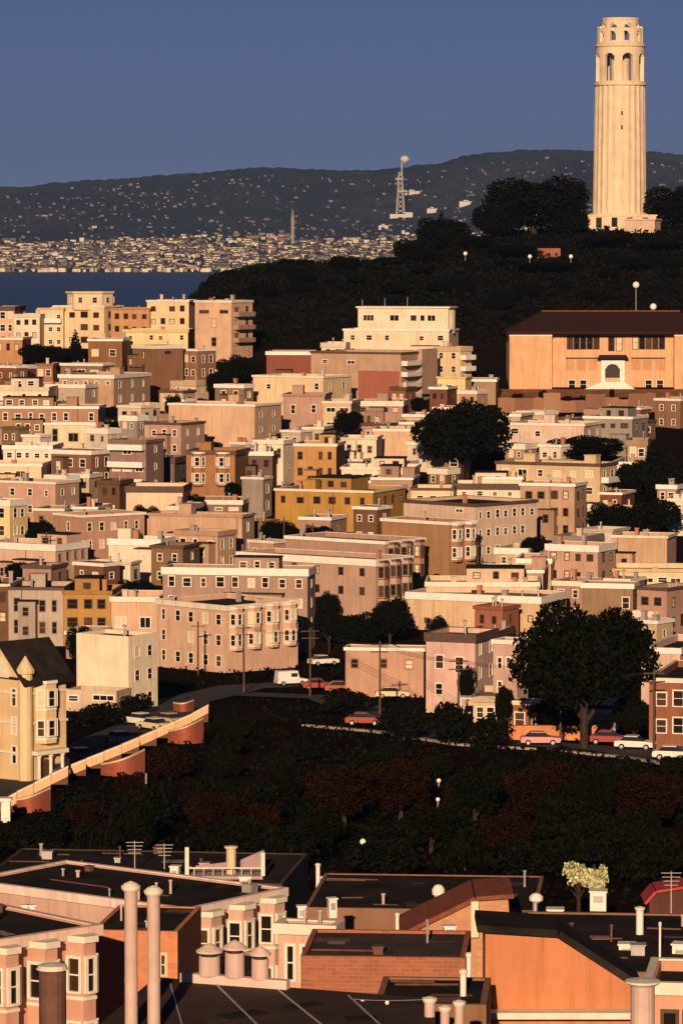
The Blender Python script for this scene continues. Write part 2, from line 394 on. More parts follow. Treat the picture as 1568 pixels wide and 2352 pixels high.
# tree cover between the far houses, one mass
g = np.random.default_rng(77); sp_ = far_spots(5200, 55, .42); Vs, Fs = [], []
for k_, (x, y, t) in enumerate(sp_):
    x += g.uniform(-40, 40); y += g.uniform(-30, 30); z = float(far_z(x, y)); r, h = g.uniform(5, 12), g.uniform(7, 15)
    b_ = len(Vs); n_ = 5
    Vs += [(x + r * math.cos(6.283 * q / n_ + k_) * g.uniform(.7, 1.2), y + r * math.sin(6.283 * q / n_ + k_), z - 3) for q in range(n_)] + [(x + .7 * r * math.cos(6.283 * q / n_ + k_ + .5) * g.uniform(.6, 1.1), y + .7 * r * math.sin(6.283 * q / n_ + k_ + .5), z + h * g.uniform(.7, 1.1)) for q in range(n_)]
    Fs += [(b_ + q, b_ + (q + 1) % n_, b_ + n_ + (q + 1) % n_, b_ + n_ + q) for q in range(n_)] + [(b_ + n_, b_ + n_ + 1, b_ + n_ + 2, b_ + n_ + 3), (b_ + n_, b_ + n_ + 3, b_ + n_ + 4, b_ + n_ + 4)][:1]
stuff(link('far_trees', fast_mesh('far_trees', Vs, Fs, plain('far_tree_cover', (.012, .018, .012), 1.0, (.022, .026, .016), .01, 0.0))), 'dark tree cover between the houses of the far shore', 'trees')
def far_place(px, py):
    d = ray(px, py); Y = 12300.0
    while Y < 16500 and CAMZ + d.z * Y > float(far_z(d.x * Y, Y)): Y += 6
    return Vector((d.x * Y, Y, float(far_z(d.x * Y, Y))))
p = far_place(919, 500)
s = p.y / FPX
M_MAST = plain('mast_paint', (.60, .60, .56), .6)
t_ = thing('broadcast_tower', 'tall pale lattice mast with white dome on the far hillside', 'tower', p)
mb = MB(); mb.box(-24*s, 10*s, -8*s, 8*s, -14, 8*s); mb.box(10*s, 28*s, -6*s, 8*s, -14, 12*s); mb.build('base_building', M_WHITE, t_)
for sx_ in (-1, 1):
    for sy_ in (-1, 1):
        mb = MB(); mb.tube((sx_*9*s, sy_*9*s, 8*s), (sx_*3.5*s, sy_*3.5*s, 104*s), 1.7*s, 1.2*s, 6); mb.build('leg', M_MAST, t_)
for k in range(9):
    z0, z1 = (10 + k*10.4)*s, (20.4 + k*10.4)*s; r0, r1 = (9 - .6*k)*s, (8.4 - .6*k)*s; mb = MB()
    for q in range(4):
        c0 = ((-1, -1), (1, -1), (1, 1), (-1, 1))[q]; c1 = ((1, -1), (1, 1), (-1, 1), (-1, -1))[q]
        mb.tube((c0[0]*r0, c0[1]*r0, z0), (c1[0]*r1, c1[1]*r1, z1), .9*s, .9*s, 4); mb.tube((c1[0]*r0, c1[1]*r0, z0), (c0[0]*r1, c0[1]*r1, z1), .9*s, .9*s, 4)
    mb.build('cross_brace', M_MAST, t_)
for z, r, o_ in ((58, 13, 6), (86, 11, -2)):
    mb = MB(); mb.lathe([(r*.7*s, (z-2)*s), (r*s, z*s), (r*s, (z+4)*s), (r*.8*s, (z+5)*s)], 8, o_*s); mb.build('platform', M_MAST, t_)
mb = MB(); mb.lathe([(2.2*s, 98*s), (1.6*s, 128*s)], 8, 3*s); mb.build('mast', M_MAST, t_)
mb = MB(); mb.lathe([(2*s, 122*s)] + [(max(.3, 11*math.sin(a))*s, (133 - 9*math.cos(a))*s) for a in np.linspace(.3, 3.1, 9)], 14, 10*s); mb.build('dome', M_WHITE, t_, smooth=True)
for px, py, w, h, lab in ((1070, 472, 32, 9, 'long white building high on the far hillside'), (992, 488, 24, 9, 'pale low building below long white one on far hillside'),
                          (880, 528, 22, 10, 'pale house below the far lattice mast'), (945, 446, 36, 7, 'flat pale building beside the far lattice mast')):
    p = far_place(px, py); s = p.y / FPX; mb = MB()
    mb.box(-w/2*s, w/2*s, -8, 8, -10, h*s); mb.box(-w/2*s-1, w/2*s+1, -9, 9, h*s, h*s+1.5, 1); mb.box(-w/5*s, w/6*s, -5, 5, h*s+1.5, h*s+5)
    tag(mb.build('far_hall', [M_WHITE, M_FR], None, p), lab, 'building')
p = far_place(672, 562); s = p.y / FPX
t_ = thing('clock_spire', 'slim grey campanile rising above the far shore town', 'tower', p)
mb = MB(); mb.box(-3.4*s, 3.4*s, -8, 8, -5, 62*s); mb.build('shaft', M_CONC, t_)
mb = MB(); mb.lathe([(3.6*s, 62*s), (.3, 84*s)], 4); mb.build('spire', M_CONC, t_)

# ------------------------------------------------------------------ hilltop tower
TS = 1095 / FPX
def tz(y): return CAMZ + (HORIZON - y) * TS
TX = (1420 - CX) * TS; T0 = ground(TX, 1095.0)
M_COIT = wall_mat((0.74, 0.60, 0.43))
tower = thing('fluted_tower', 'tall cream fluted concrete tower with arched crown on the hilltop', 'tower', (TX, 1095.0, T0))
def hz(y): return tz(y) - T0
def arch_ring(mb, Ro, th, z0, z1, n, frac, oz0, oz1, phase=0.0, per=14):
    N = n * per; rows = []
    for k in range(N + 1):
        a = 2 * math.pi * k / N; f = ((k % per) + 0.0) / per
        rows.append(a + phase)
    wid = frac * per; half = frac * math.pi * Ro / n
    for k in range(N):
        a0, a1 = rows[k], rows[k + 1]; fm = ((k % per) + .5) / per - .5
        opened = abs(fm) < frac / 2
        def P(a, r, z): return (r * math.cos(a), r * math.sin(a), z)
        def col(za, zb):
            mb.quad(P(a0, Ro, za), P(a1, Ro, za), P(a1, Ro, zb), P(a0, Ro, zb))
            mb.quad(P(a1, Ro-th, za), P(a0, Ro-th, za), P(a0, Ro-th, zb), P(a1, Ro-th, zb))
            mb.quad(P(a0, Ro-th, za), P(a0, Ro, za), P(a0, Ro, zb), P(a0, Ro-th, zb))
            mb.quad(P(a1, Ro, za), P(a1, Ro-th, za), P(a1, Ro-th, zb), P(a1, Ro, zb))
            mb.quad(P(a0, Ro, zb), P(a1, Ro, zb), P(a1, Ro-th, zb), P(a0, Ro-th, zb))
            mb.quad(P(a1, Ro, za), P(a0, Ro, za), P(a0, Ro-th, za), P(a1, Ro-th, za))
        if not opened: col(z0, z1)
        else:
            u = fm / (frac / 2); zt = oz1 - half * (1 - math.sqrt(max(0, 1 - u * u)))
            if oz0 > z0 + .01: col(z0, oz0)
            col(zt, z1)
NF = 24 * 8; mb = MB(); za, zb = hz(494), hz(198); rows = 8
for q in range(rows + 1):
    u = q / rows; r = 7.45 + (6.95 - 7.45) * u
    for k in range(NF):
        ph = (k % 8) / 8.0; fl = math.sin(math.pi * ph)
        a = 2 * math.pi * k / NF; rr = r - 0.30 * fl; mb.v.append((rr * math.cos(a), rr * math.sin(a), za + (zb - za) * u))
for q in range(rows):
    for k in range(NF):
        j = (k + 1) % NF; mb.f.append((q*NF+k, q*NF+j, (q+1)*NF+j, (q+1)*NF+k)); mb.m.append(0)
mb.f.append(tuple(rows*NF + k for k in range(NF))); mb.m.append(0)
mb.build('shaft', M_COIT, tower)
mb = MB(); mb.lathe([(7.15, hz(200)), (7.25, hz(199)), (7.25, hz(193)), (6.9, hz(191))], 64); mb.build('ledge', M_COIT, tower)
mb = MB(); arch_ring(mb, 6.75, 1.0, hz(192), hz(112), 8, 0.60, hz(190), hz(127), -1.72); mb.build('arcade', M_COIT, tower)
mb = MB(); mb.lathe([(2.6, hz(193)), (2.6, hz(112))], 24); mb.build('lift_core', M_COIT, tower)
mb = MB(); mb.lathe([(6.8, hz(113)), (7.1, hz(111)), (7.1, hz(106)), (6.3, hz(104)), (3.0, hz(104))], 64); mb.build('cornice', M_COIT, tower)
mb = MB(); arch_ring(mb, 6.25, 0.7, hz(104.5), hz(70), 10, 0.52, hz(101), hz(77), -1.72, 10); mb.build('crown', M_COIT, tower)
mb = MB(); arch_ring(mb, 5.15, 0.7, hz(104.2), hz(50), 8, 0.56, hz(98), hz(58), -1.62, 12); mb.build('upper_crown', M_COIT, tower)
mb = MB(); mb.lathe([(5.3, hz(50.5)), (5.3, hz(46.5)), (4.2, hz(46.5)), (4.2, hz(50.5))], 40, closed=False); mb.build('top_rim', M_COIT, tower)
for k in range(10):
    a = 2 * math.pi * (k + .5) / 10; mb = MB(); mb.box(-.5, .5, -.9, .1, hz(104), hz(66)); mb.build('fin', M_COIT, tower, (6.3*math.cos(a), 6.3*math.sin(a), 0), a - math.pi/2)
mb = MB(); mb.lathe([(9.1, -3), (9.1, hz(494)), (8.7, hz(491)), (6.5, hz(491))], 48); mb.build('rotunda', M_COIT, tower)
mb = MB(); mb.box(-9.4, 9.4, -9.8, -5, -4, hz(497)); mb.box(-9.7, 9.7, -10.1, -5, hz(497), hz(494)); mb.build('entrance_block', M_COIT, tower)
for xx in (-6.4, -2.1, 2.1, 6.4):
    mb = MB(); mb.box(xx - .8, xx + .8, -9.86, -9.6, .3, 2.9); mb.build('window', M_GLASS, tower)
for zq in (300, 268):
    mb = MB(); mb.box(-.22, .22, -7.35, -6.8, hz(zq), hz(zq) + 1.1); mb.build('slit_window', M_GLASS, tower)
mb = MB(); mb.box(-5, 3.6, -3, 3, -4, 2.6); mb.box(-5.3, 3.9, -3.3, 3.3, 2.6, 3.0)
tag(mb.build('terrace_wall', wall_mat((0.62, 0.45, 0.36)), None, (TX + 5.6, 1076.0, ground(TX + 5, 1076) + .6), -.35), 'pink stone terrace wall below the fluted tower', 'wall')

# ------------------------------------------------------------------ buildings
WC = {}
def window_meshes(w, h, style, trim):
    key = (round(w, 2), round(h, 2), style, trim.name)
    if key in WC: return WC[key]
    a = MB(); q = 0.05
    a.box(-w/2-.09, -w/2+q, -.05, .10, -.06, h+.10); a.box(w/2-q, w/2+.09, -.05, .10, -.06, h+.10)
    a.box(-w/2+q, w/2-q, -.05, .10, h-q, h+.10); a.box(-w/2+q, w/2-q, -.09, .10, -.06, q)
    if style == 'sash': a.box(-w/2+q, w/2-q, .0, .09, h*.5-.03, h*.5+.03)
    else:
        k = max(1, int(round(w / 0.95)))
        for j in range(1, k): x = -w/2 + w*j/k; a.box(x-.035, x+.035, -.01, .09, q, h-q)
    b = MB(); b.box(-w/2+.03, w/2-.03, .06, .085, .03, h-.03)
    WC[key] = (a.mesh('window', trim), b.mesh('pane', M_GLASS)); return WC[key]
BLIND_MESH = {}
wr = random.Random(77)
def add_window(par, O, U, u, z, w, h, style='sash', trim=None, proud=0.0):
    """O: left foot of the face (x, y), U: unit vector along it, seen from outside left to right"""
    fm, pm = window_meshes(w, h, style, trim or M_TRIM)
    nx, ny = U[1], -U[0]
    f = link('window', fm, par, (O[0] + U[0]*u + nx*proud, O[1] + U[1]*u + ny*proud, z), math.atan2(U[1], U[0]))
    if wr.random() < 0.16:
        pm2 = BLIND_MESH.get(pm.name)
        if pm2 is None: pm2 = pm.copy(); pm2.materials.clear(); pm2.materials.append(M_BLIND); BLIND_MESH[pm.name] = pm2
        pm = pm2
    link('pane', pm, f); return f
def face_wall(mb, O, U, width, z0, z1, holes, rev=0.2):
    N = (U[1], -U[0])
    us = sorted({0.0, width} | {x for h in holes for x in (h[0], h[1])}); zs = sorted({z0, z1} | {x for h in holes for x in (h[2], h[3])})
    def P(u, z, r=0.0): return (O[0] + U[0]*u - N[0]*r, O[1] + U[1]*u - N[1]*r, z)
    for ua, ub in zip(us[:-1], us[1:]):
        for wa, wb_ in zip(zs[:-1], zs[1:]):
            cu, cz = (ua + ub) / 2, (wa + wb_) / 2
            if any(h[0] < cu < h[1] and h[2] < cz < h[3] for h in holes): continue
            mb.quad(P(ua, wa), P(ub, wa), P(ub, wb_), P(ua, wb_))
    for a, b, c, d in holes:
        mb.quad(P(a, c), P(a, d), P(a, d, rev), P(a, c, rev)); mb.quad(P(b, d), P(b, c), P(b, c, rev), P(b, d, rev))
        mb.quad(P(a, d), P(b, d), P(b, d, rev), P(a, d, rev)); mb.quad(P(b, c), P(a, c), P(a, c, rev), P(b, c, rev))
        mb.quad(P(a, c, rev), P(b, c, rev), P(b, d, rev), P(a, d, rev))
GWR = random.Random(13)
def grid_windows(width, H, cols, rows, w, h, drop, pitch, marg=0.0, low=0.4):
    out = []
    jit = {}
    if cols < 1: return out
    cell = (width - 2 * marg) / cols; w = min(w, cell * 0.72)
    for r in range(rows):
        zb = H - drop - h - r * pitch
        if zb < low: break
        for c in range(cols):
            if cols * rows > 8 and GWR.random() < .09: continue
            if r == 0: jit[c] = (GWR.uniform(-.08, .08) * cell, GWR.choice((1, 1, 1, .75, 1.3)), GWR.choice((1, 1, .85)))
            ju, jw, jh = jit.get(c, (0, 1, 1)); ww = min(w * jw, cell * .76); u = marg + cell * (c + .5) + ju; out.append((u - ww/2, u + ww/2, zb, zb + h * jh))
    return out
BR = random.Random(4)
BLD = []
def building(name, label, xs, xc, xe, yt, yb, th=8.0, col=(.7,.6,.45), L=None, Rr=None, kind='stucco', roof=None, ph=0.7, depth=11.0, wide=None,
             D=None, cornice=True, trim=None, cat='house', clutter=1, bayR=0, bayL=0, win=(0.95, 1.5), drop=0.9, pitch=2.9, base=2.6, gable=0.0, balc=(), group=None, pxL=(), wstyle='sash', corn_mat=None, annex=True, tone=None):
    tn = BR.choice((.45, .55, .66, .8, .95)) if max(col) < .68 else BR.choice((.68, .85, 1.0))
    if col is WH or D and D < 300 and max(col) > .2: tn = .9 if D else 1.0
    if D is None and yt < 770: tn = 1.0
    if any(k_ in label for k_ in ('cream', 'white house', 'white cube', 'yellow', 'pale', 'peach')): tn = max(tn, .8)
    pinky = 'pink' in label
    if pinky: tn = max(tn, .70)
    if tone: tn = tone
    if 'white parapet' in label or 'white band' in label or 'white attic' in label: corn_mat = corn_mat or M_WHITE
    if 'balcon' in label and trim is None: trim = M_WHITE
    col = (col[0] * tn, col[1] * tn * (.88 if tn < .8 and not pinky else .95), col[2] * tn * (.76 if tn < .8 and not pinky else .91))
    th = R(th); roof = roof or M_TAR; auto = trim is None; trim = trim or BR.choice((M_TRIM, M_WHITE, M_TRIMD, M_TRIM, wall_mat(tuple(x * .62 for x in col))))
    win = (win[0] * BR.uniform(.8, 1.2), win[1] * BR.uniform(.82, 1.15))
    if D is None: C = hit(xc, yb)
    else: C = at(xc, yt, D); C.z = ground(C.x, C.y)
    top = at(xc, yt, C.y).z; H = max(2.5, top - C.z)
    u = Vector((-math.cos(th), math.sin(th), 0)); v = Vector((math.sin(th), math.cos(th), 0)); T = Vector((C.x, C.y, top))
    def solve(dirv, px):
        lo, hi = 0.0, 80.0
        for _ in range(40):
            m = .5 * (lo + hi)
            if (proj(T + dirv * m)[0] - px) * (1 if dirv.x > 0 else -1) < 0: lo = m
            else: hi = m
        return lo
    w = wide or solve(u, xs); d = solve(v, xe) if xe > xc + 3 else depth
    cen = Vector((C.x, C.y, 0)) + u * w / 2 + v * d / 2
    zg = min(ground(*(cen.xy)), C.z)
    e = thing(name, label, cat, (cen.x, cen.y, C.z), -th, group)
    OL, UL, OR, UR = (-w/2, -d/2), (1, 0), (w/2, -d/2), (0, 1)
    def norm(spec, width):
        if spec is None: return []
        cols, rows = spec[:2]; ww, hh = spec[2:4] if len(spec) > 3 else win
        return grid_windows(width, H - ph * .5, cols, rows, ww, hh, drop, pitch, 0.25)
    hL, hR = norm(L, w), norm(Rr, d)
    for (px0, py0, px1, py1) in pxL:                       # windows given by where they show on the left face
        nL = Vector((-math.sin(th), -math.cos(th), 0)); cc = []
        for px, py in ((px0, py1), (px1, py0)):
            dr = ray(px, py); o = Vector((0, 0, CAMZ)); k = (T - o).dot(nL) / dr.dot(nL); P = o + dr * k
            cc.append(((P - T).dot(-u) + w, P.z - C.z))
        a = (max(.1, cc[0][0]), min(w - .1, cc[1][0]), cc[0][1], cc[1][1])
        if a[1] - a[0] > .25 and a[3] - a[2] > .25: hL.append(a)
    bays = []
    for nb, width, face in ((bayL, w, 'L'), (bayR, d, 'R')):
        if nb:
            cell = width / nb; bw = min(2.5, cell * .62)
            for k in range(nb): bays.append((face, cell * (k + .5), bw))
            if face == 'L': hL = []
            else: hR = []
    He = H - gable
    mb = MB(); z0 = -base - max(0, C.z - zg)
    face_wall(mb, OL, UL, w, z0, He, hL); face_wall(mb, OR, UR, d, z0, He, hR)
    face_wall(mb, (w/2, d/2), (-1, 0), w, z0, He, []); face_wall(mb, (-w/2, d/2), (0, -1), d, z0, He, [])
    t = 0.22
    if not gable:
        mb.quad((-w/2, -d/2, H), (w/2, -d/2, H), (w/2-t, -d/2+t, H), (-w/2+t, -d/2+t, H)); mb.quad((w/2, -d/2, H), (w/2, d/2, H), (w/2-t, d/2-t, H), (w/2-t, -d/2+t, H))
        mb.quad((w/2, d/2, H), (-w/2, d/2, H), (-w/2+t, d/2-t, H), (w/2-t, d/2-t, H)); mb.quad((-w/2, d/2, H), (-w/2, -d/2, H), (-w/2+t, -d/2+t, H), (-w/2+t, d/2-t, H))
        for (ax, ay), (bx, by) in (((-w/2+t, -d/2+t), (w/2-t, -d/2+t)), ((w/2-t, -d/2+t), (w/2-t, d/2-t)), ((w/2-t, d/2-t), (-w/2+t, d/2-t)), ((-w/2+t, d/2-t), (-w/2+t, -d/2+t))):
            mb.quad((bx, by, H-ph), (ax, ay, H-ph), (ax, ay, H), (bx, by, H))
    elif gable > 0:
        mb.poly([(-w/2, -d/2, He), (w/2, -d/2, He), (0, -d/2, H)]); mb.poly([(w/2, d/2, He), (-w/2, d/2, He), (0, d/2, H)])
    mb.build('wall', wall_mat(col, kind), e)
    if not gable:
        mb = MB(); mb.box(-w/2+t-.05, w/2-t+.05, -d/2+t-.05, d/2-t+.05, H-ph-.2, H-ph); mb.build('roof', roof, e)
    else:
        sl = gable / (w / 2); ov = .35
        for sgn in (-1, 1):
            mb = MB(); pts = [(0, H + .02), (0, H + .22), (sgn*(w/2+ov), He - ov*sl + .22), (sgn*(w/2+ov), He - ov*sl + .02)]
            mb.slab(pts if sgn < 0 else pts[::-1], -d/2-.4, d/2+.4); mb.build('roof', roof, e)
    if corn_mat is None: corn_mat = BR.choice((M_WHITE, M_TRIM, wall_mat(tuple(x * .8 for x in col)), M_TRIMD, M_WHITE, wall_mat(WH)))
    ch = BR.choice((.35, .45, .7, 1.0)) if C.y > 440 else .42
    if cornice and not gable:
        k = 0.22; i_ = .12; mb = MB(); za, zb = H - ch, H + .07
        mb.box(-w/2-k, w/2+k, -d/2-k, -d/2+i_, za, zb); mb.box(w/2-i_, w/2+k, -d/2+i_, d/2-i_, za, zb)
        mb.box(-w/2-k, -w/2+i_, -d/2+i_, d/2-i_, za, zb); mb.box(-w/2-k, w/2+k, d/2-i_, d/2+k, za, zb)
        mb.build('cornice', corn_mat or trim, e)
    for O, U, hs in ((OL, UL, hL), (OR, UR, hR)):
        for a, b, c, dd in hs: add_window(e, O, U, (a + b) / 2, c, b - a, dd - c, wstyle if b - a < 1.5 else 'wide', trim)
    for face, uc, bw in bays:
        O, U = (OL, UL) if face == 'L' else (OR, UR); N = (U[1], -U[0]); dp = .85; sp = bw * .24
        zt_ = H - .5; zb_ = max(1.9, H - .5 - 2.9 * max(1, int((H - 2.4) / 2.9)))
        def W(uu, oo): return (O[0] + U[0]*uu + N[0]*oo, O[1] + U[1]*uu + N[1]*oo)
        ft = [W(uc - bw/2, -.05), W(uc - bw/2 + sp, dp), W(uc + bw/2 - sp, dp), W(uc + bw/2, -.05)]
        mb = MB(); mb.prism(ft, zb_, zt_); mb.build('bay_window', wall_mat(col, kind), e)
        mb = MB(); big = [W(uc - bw/2 - .15, -.05), W(uc - bw/2 + sp - .05, dp + .15), W(uc + bw/2 - sp + .05, dp + .15), W(uc + bw/2 + .15, -.05)]
        mb.prism(big, zt_ + .01, zt_ + .3); mb.build('bay_cornice', trim, e)
        nf = int((zt_ - zb_ + .2) / 2.85)
        for f in range(nf):
            zz = zt_ - 2.2 - f * 2.9
            mb = MB(); mb.prism([W(uc - bw/2 - .06, -.04), W(uc - bw/2 + sp - .02, dp + .06), W(uc + bw/2 - sp + .02, dp + .06), W(uc + bw/2 + .06, -.04)], zz - .35, zz - .2); mb.build('bay_band', trim, e)
            for a_, b_ in ((ft[0], ft[1]), (ft[1], ft[2]), (ft[2], ft[3])):
                Lg = math.hypot(b_[0]-a_[0], b_[1]-a_[1]); Uu = ((b_[0]-a_[0])/Lg, (b_[1]-a_[1])/Lg)
                ww = min(.85, Lg * .66); add_window(e, a_, Uu, Lg/2 + (.04 if a_ is ft[0] else 0), zz, ww, 1.55, 'sash', trim, .10)
    for face, fa, fb, zs in balc:                          # solid-fronted balconies: fractions of the face, heights below the top
        O, U, width = (OL, UL, w) if face == 'L' else (OR, UR, d); N = (U[1], -U[0])
        for zq in zs:
            mb = MB(); z = H - zq
            def W(uu, oo): return (O[0] + U[0]*uu + N[0]*oo, O[1] + U[1]*uu + N[1]*oo)
            a, b = fa * width, fb * width
            mb.prism([W(a, -.03), W(a, 1.3), W(b, 1.3), W(b, -.03)], z - .18, z)
            mb.prism([W(a, 1.16), W(a, 1.34), W(b, 1.34), W(b, 1.16)], z, z + .85); mb.prism([W(a, -.02), W(a, 1.16), W(a+.12, 1.16), W(a+.12, -.02)], z, z + .85)
            mb.prism([W(b-.12, -.02), W(b-.12, 1.16), W(b, 1.16), W(b, -.02)], z, z + .85); mb.build('balcony', trim if trim is not M_TRIMD else M_TRIM, e)
    if clutter and not gable and w > 3 and d > 3:
        for k in range(BR.randint(1, 3 + clutter)):
            x, y = BR.uniform(-w/2 + .9, w/2 - .9), BR.uniform(-d/2 + 1.2, d/2 - 1.0); r = BR.random(); mb = MB(); zr = H - ph - .02
            if r < .35:
                s1 = BR.uniform(.25, .45); hh = BR.uniform(1.0, 1.9); mb.box(x-s1, x+s1, y-s1, y+s1, zr, zr+hh); mb.box(x-s1-.08, x+s1+.08, y-s1-.08, y+s1+.08, zr+hh, zr+hh+.15); mb.build('chimney', wall_mat(BR.choice([(.45,.2,.13), (.6,.5,.4), (.35,.3,.28)])), e)
            elif r < .75:
                rr = BR.uniform(.09, .16); hh = BR.uniform(.8, 2.0); mb.lathe([(rr, zr), (rr, zr+hh), (rr*2, zr+hh), (rr*2, zr+hh+.12), (.02, zr+hh+.3)], 8, x, y); mb.build('vent_pipe', M_METAL, e)
            elif r < .88 and w > 6 and d > 6:
                mb.box(x-1.1, x+1.1, y-.9, y+1.2, zr, zr+2.1); mb.box(x-1.2, x+1.2, y-1.0, y+1.3, zr+2.1, zr+2.25); mb.build('stair_house', wall_mat(col, kind), e)
            else:
                mb.slab([(x-.7, zr), (x+.7, zr), (x+.7, zr+.35), (x, zr+.65), (x-.7, zr+.35)], y-.6, y+.6); mb.build('skylight', M_METAL, e)
    if not pxL and not bayL and not balc and C.y > 440 and C.y < 880 and w > 6 and H > 5 and annex and not gable:
        for q in range(BR.choice((0, 1, 1, 2))):                  # lean-to wings and back porches on the rear wall
            aw = w * BR.uniform(.22, .42); ax = BR.uniform(-w/2 + .1, w/2 - aw - .1); ah = H * BR.uniform(.45, .86); ad = BR.uniform(1.4, 2.8)
            if q == 1: ax = max(-w/2 + .1, min(w/2 - aw - .1, -ax - aw))
            af = BR.uniform(.7, 1.05); ac = tuple(x * af for x in col); mb = MB(); O2 = (ax, -d/2 - ad); hs2 = grid_windows(aw, ah, max(1, int(aw / 1.8)), 3, .9, 1.3, .8, 2.8, .15)
            face_wall(mb, O2, (1, 0), aw, -base, ah, hs2); face_wall(mb, (ax + aw, -d/2 - ad), (0, 1), ad - .01, -base, ah, []); face_wall(mb, (ax, -d/2 - .01), (0, -1), ad - .01, -base, ah, [])
            o_ = mb.build('annex', wall_mat(ac, kind), e)
            mb = MB(); mb.slab([(ax - .15, ah + .01), (ax + aw + .15, ah + .01), (ax + aw + .15, ah + .16), (ax - .15, ah + .16)], -d/2 - ad - .15, -d/2 - .012); mb.build('annex_roof', BR.choice((M_TAR, M_TARL, M_TARW)), e)
            for a, b, c, dd in hs2: add_window(e, O2, (1, 0), (a + b) / 2, c, b - a, dd - c, 'sash', trim)
        if BR.random() < .5:
            xx = BR.uniform(-w/2 + .3, w/2 - .3); mb = MB(); mb.tube((xx, -d/2 - .09, -1), (xx, -d/2 - .09, H - .4), .06, .06, 6); mb.build('drainpipe', M_RUST, e)
        if BR.random() < .4 and w > 7:                               # set-back upper room
            rw, rd = w * BR.uniform(.3, .55), d * BR.uniform(.35, .55); rx = BR.uniform(-w/2 + .6, w/2 - .6 - rw); rh = BR.uniform(1.9, 2.5); zr = H - ph - .01; mb = MB(); ry = d/2 - .6 - rd
            hs2 = grid_windows(rw, rh, max(1, int(rw / 2.2)), 1, 1.0, 1.0, .5, 3, .2, -9)
            face_wall(mb, (rx, ry), (1, 0), rw, 0, rh, hs2, .12); face_wall(mb, (rx + rw, ry), (0, 1), rd, 0, rh, []); face_wall(mb, (rx, ry + rd), (0, -1), rd, 0, rh, []); face_wall(mb, (rx + rw, ry + rd), (-1, 0), rw, 0, rh, [])
            mb.box(rx - .12, rx + rw + .12, ry - .12, ry + rd + .12, rh + .004, rh + .16, 1)
            af = BR.uniform(.8, 1.08); o_ = mb.build('roof_room', [wall_mat(tuple(x * af for x in col), kind), M_TAR], e, (0, 0, zr))
            for a, b, c, dd in hs2: add_window(e, (rx, ry), (1, 0), (a + b) / 2, zr + c, b - a, dd - c, 'sash', trim)
    if D and D < 300 and not gable:                                # patched felt, pipe runs and small vents on the near roofs
        zr = H - ph
        for q in range(int(4 + w * d / 14)):
            x, y = BR.uniform(-w/2 + .8, w/2 - .8), BR.uniform(-d/2 + .8, d/2 - .8); r = BR.random(); mb = MB()
            if r < .42: a, b = BR.uniform(.4, 1.5), BR.uniform(.3, 1.0); mb.box(x - a/2, x + a/2, y - b/2, y + b/2, zr - .01, zr + .004 + .0015 * q); mb.build('roof_patch', BR.choice((M_TARL, M_TARW, M_RUST)), e)
            elif r < .68: rr = BR.uniform(.05, .10); hh = BR.uniform(.3, .9); mb.lathe([(rr, zr - .02), (rr, zr + hh), (rr * 1.6, zr + hh), (rr * 1.5, zr + hh + .08)], 8, x, y); mb.build('vent_pipe', BR.choice((M_METAL, M_RUST, M_PIPE)), e)
            elif r < .84: L_ = min(BR.uniform(1.5, 5), w/2 + x - .3) if BR.random() < .5 else 1.2; mb.tube((x, y, zr + .06), (x - max(.5, L_), y + BR.uniform(-.2, .2), zr + .06), .04, .04, 6); mb.build('conduit', M_RUST, e)
            else: a = BR.uniform(.18, .35); mb.box(x - a, x + a, y - a, y + a, zr - .02, zr + a * 1.4); mb.box(x - a - .05, x + a + .05, y - a - .05, y + a + .05, zr + a * 1.4, zr + a * 1.4 + .06); mb.build('hatch', BR.choice((M_METAL, M_RUST)), e)
    BLD.append((cen.x, cen.y, w, d, th, C.z, H)); return e, dict(w=w, d=d, H=H, C=C, top=top, th=th, OL=OL, UL=UL, OR=OR, UR=UR)

WH, CR, PK, PE, TN = (.74,.67,.56), (.70,.57,.38), (.52,.35,.29), (.62,.44,.32), (.40,.29,.19)
OC, BN, BK, GY, YE, LV, OR_ = (.56,.33,.08), (.27,.155,.10), (.34,.105,.065), (.42,.40,.39), (.74,.62,.33), (.27,.18,.165), (.48,.27,.14)
B = building
# --- ridge above the bay
e, i = B('apartment_block', 'cream apartment block with rounded penthouse on top, against the bay', 124, 240, 282, 703, 802, 24, CR, (4, 3, 1.3, 1.3), (2, 3), ph=.9, cat='apartment building', clutter=0, win=(1.1,1.4))
w, d, H = i['w'], i['d'], i['H']
mb = MB(); mb.lathe([(5.6, H-.9), (5.6, H+2.9), (6.0, H+2.9), (6.0, H+3.3), (.1, H+3.4)], 10, .8, 0); mb.build('penthouse', wall_mat(CR), e)
for k in range(10):
    a = 2*math.pi*(k+.5)/10
    if math.sin(a) < .35: add_window(e, (.8 + 5.34*math.cos(a) + .5*math.sin(a), 5.34*math.sin(a) - .5*math.cos(a)), (-math.sin(a), math.cos(a)), .5, H+.7, 1.1, 1.3, 'sash', M_TRIM, .06)
B('apartment_block', 'cream house with wide balconies beside the penthouse apartment block', 88, 146, 146, 708, 800, 10, CR, (3, 3, 1.0, 1.2), balc=(('L', .05, .95, (3.2,)),), cat='apartment building')
B('flat_house', 'small white house with three dark windows on the ridge', 32, 92, 92, 722, 806, 6, WH, (3, 2, .8, 1.1))
B('flat_house', 'pinkish house at the far end of the ridge row', -20, 34, 34, 704, 800, 8, PE, (3, 2))
B('flat_house', 'low orange stuccoed house below the white three-windowed house', -10, 52, 52, 776, 836, 6, OR_, (3, 1))
B('flat_house', 'tan house wedged behind the orange ridge house', 255, 344, 344, 708, 798, 7, OR_, (4, 2, .9, 1.2))
B('apartment_block', 'cream flats with roof aerials standing next to tall pink block', 338, 434, 434, 690, 795, 9, CR, (4, 3), clutter=3, cat='apartment building')
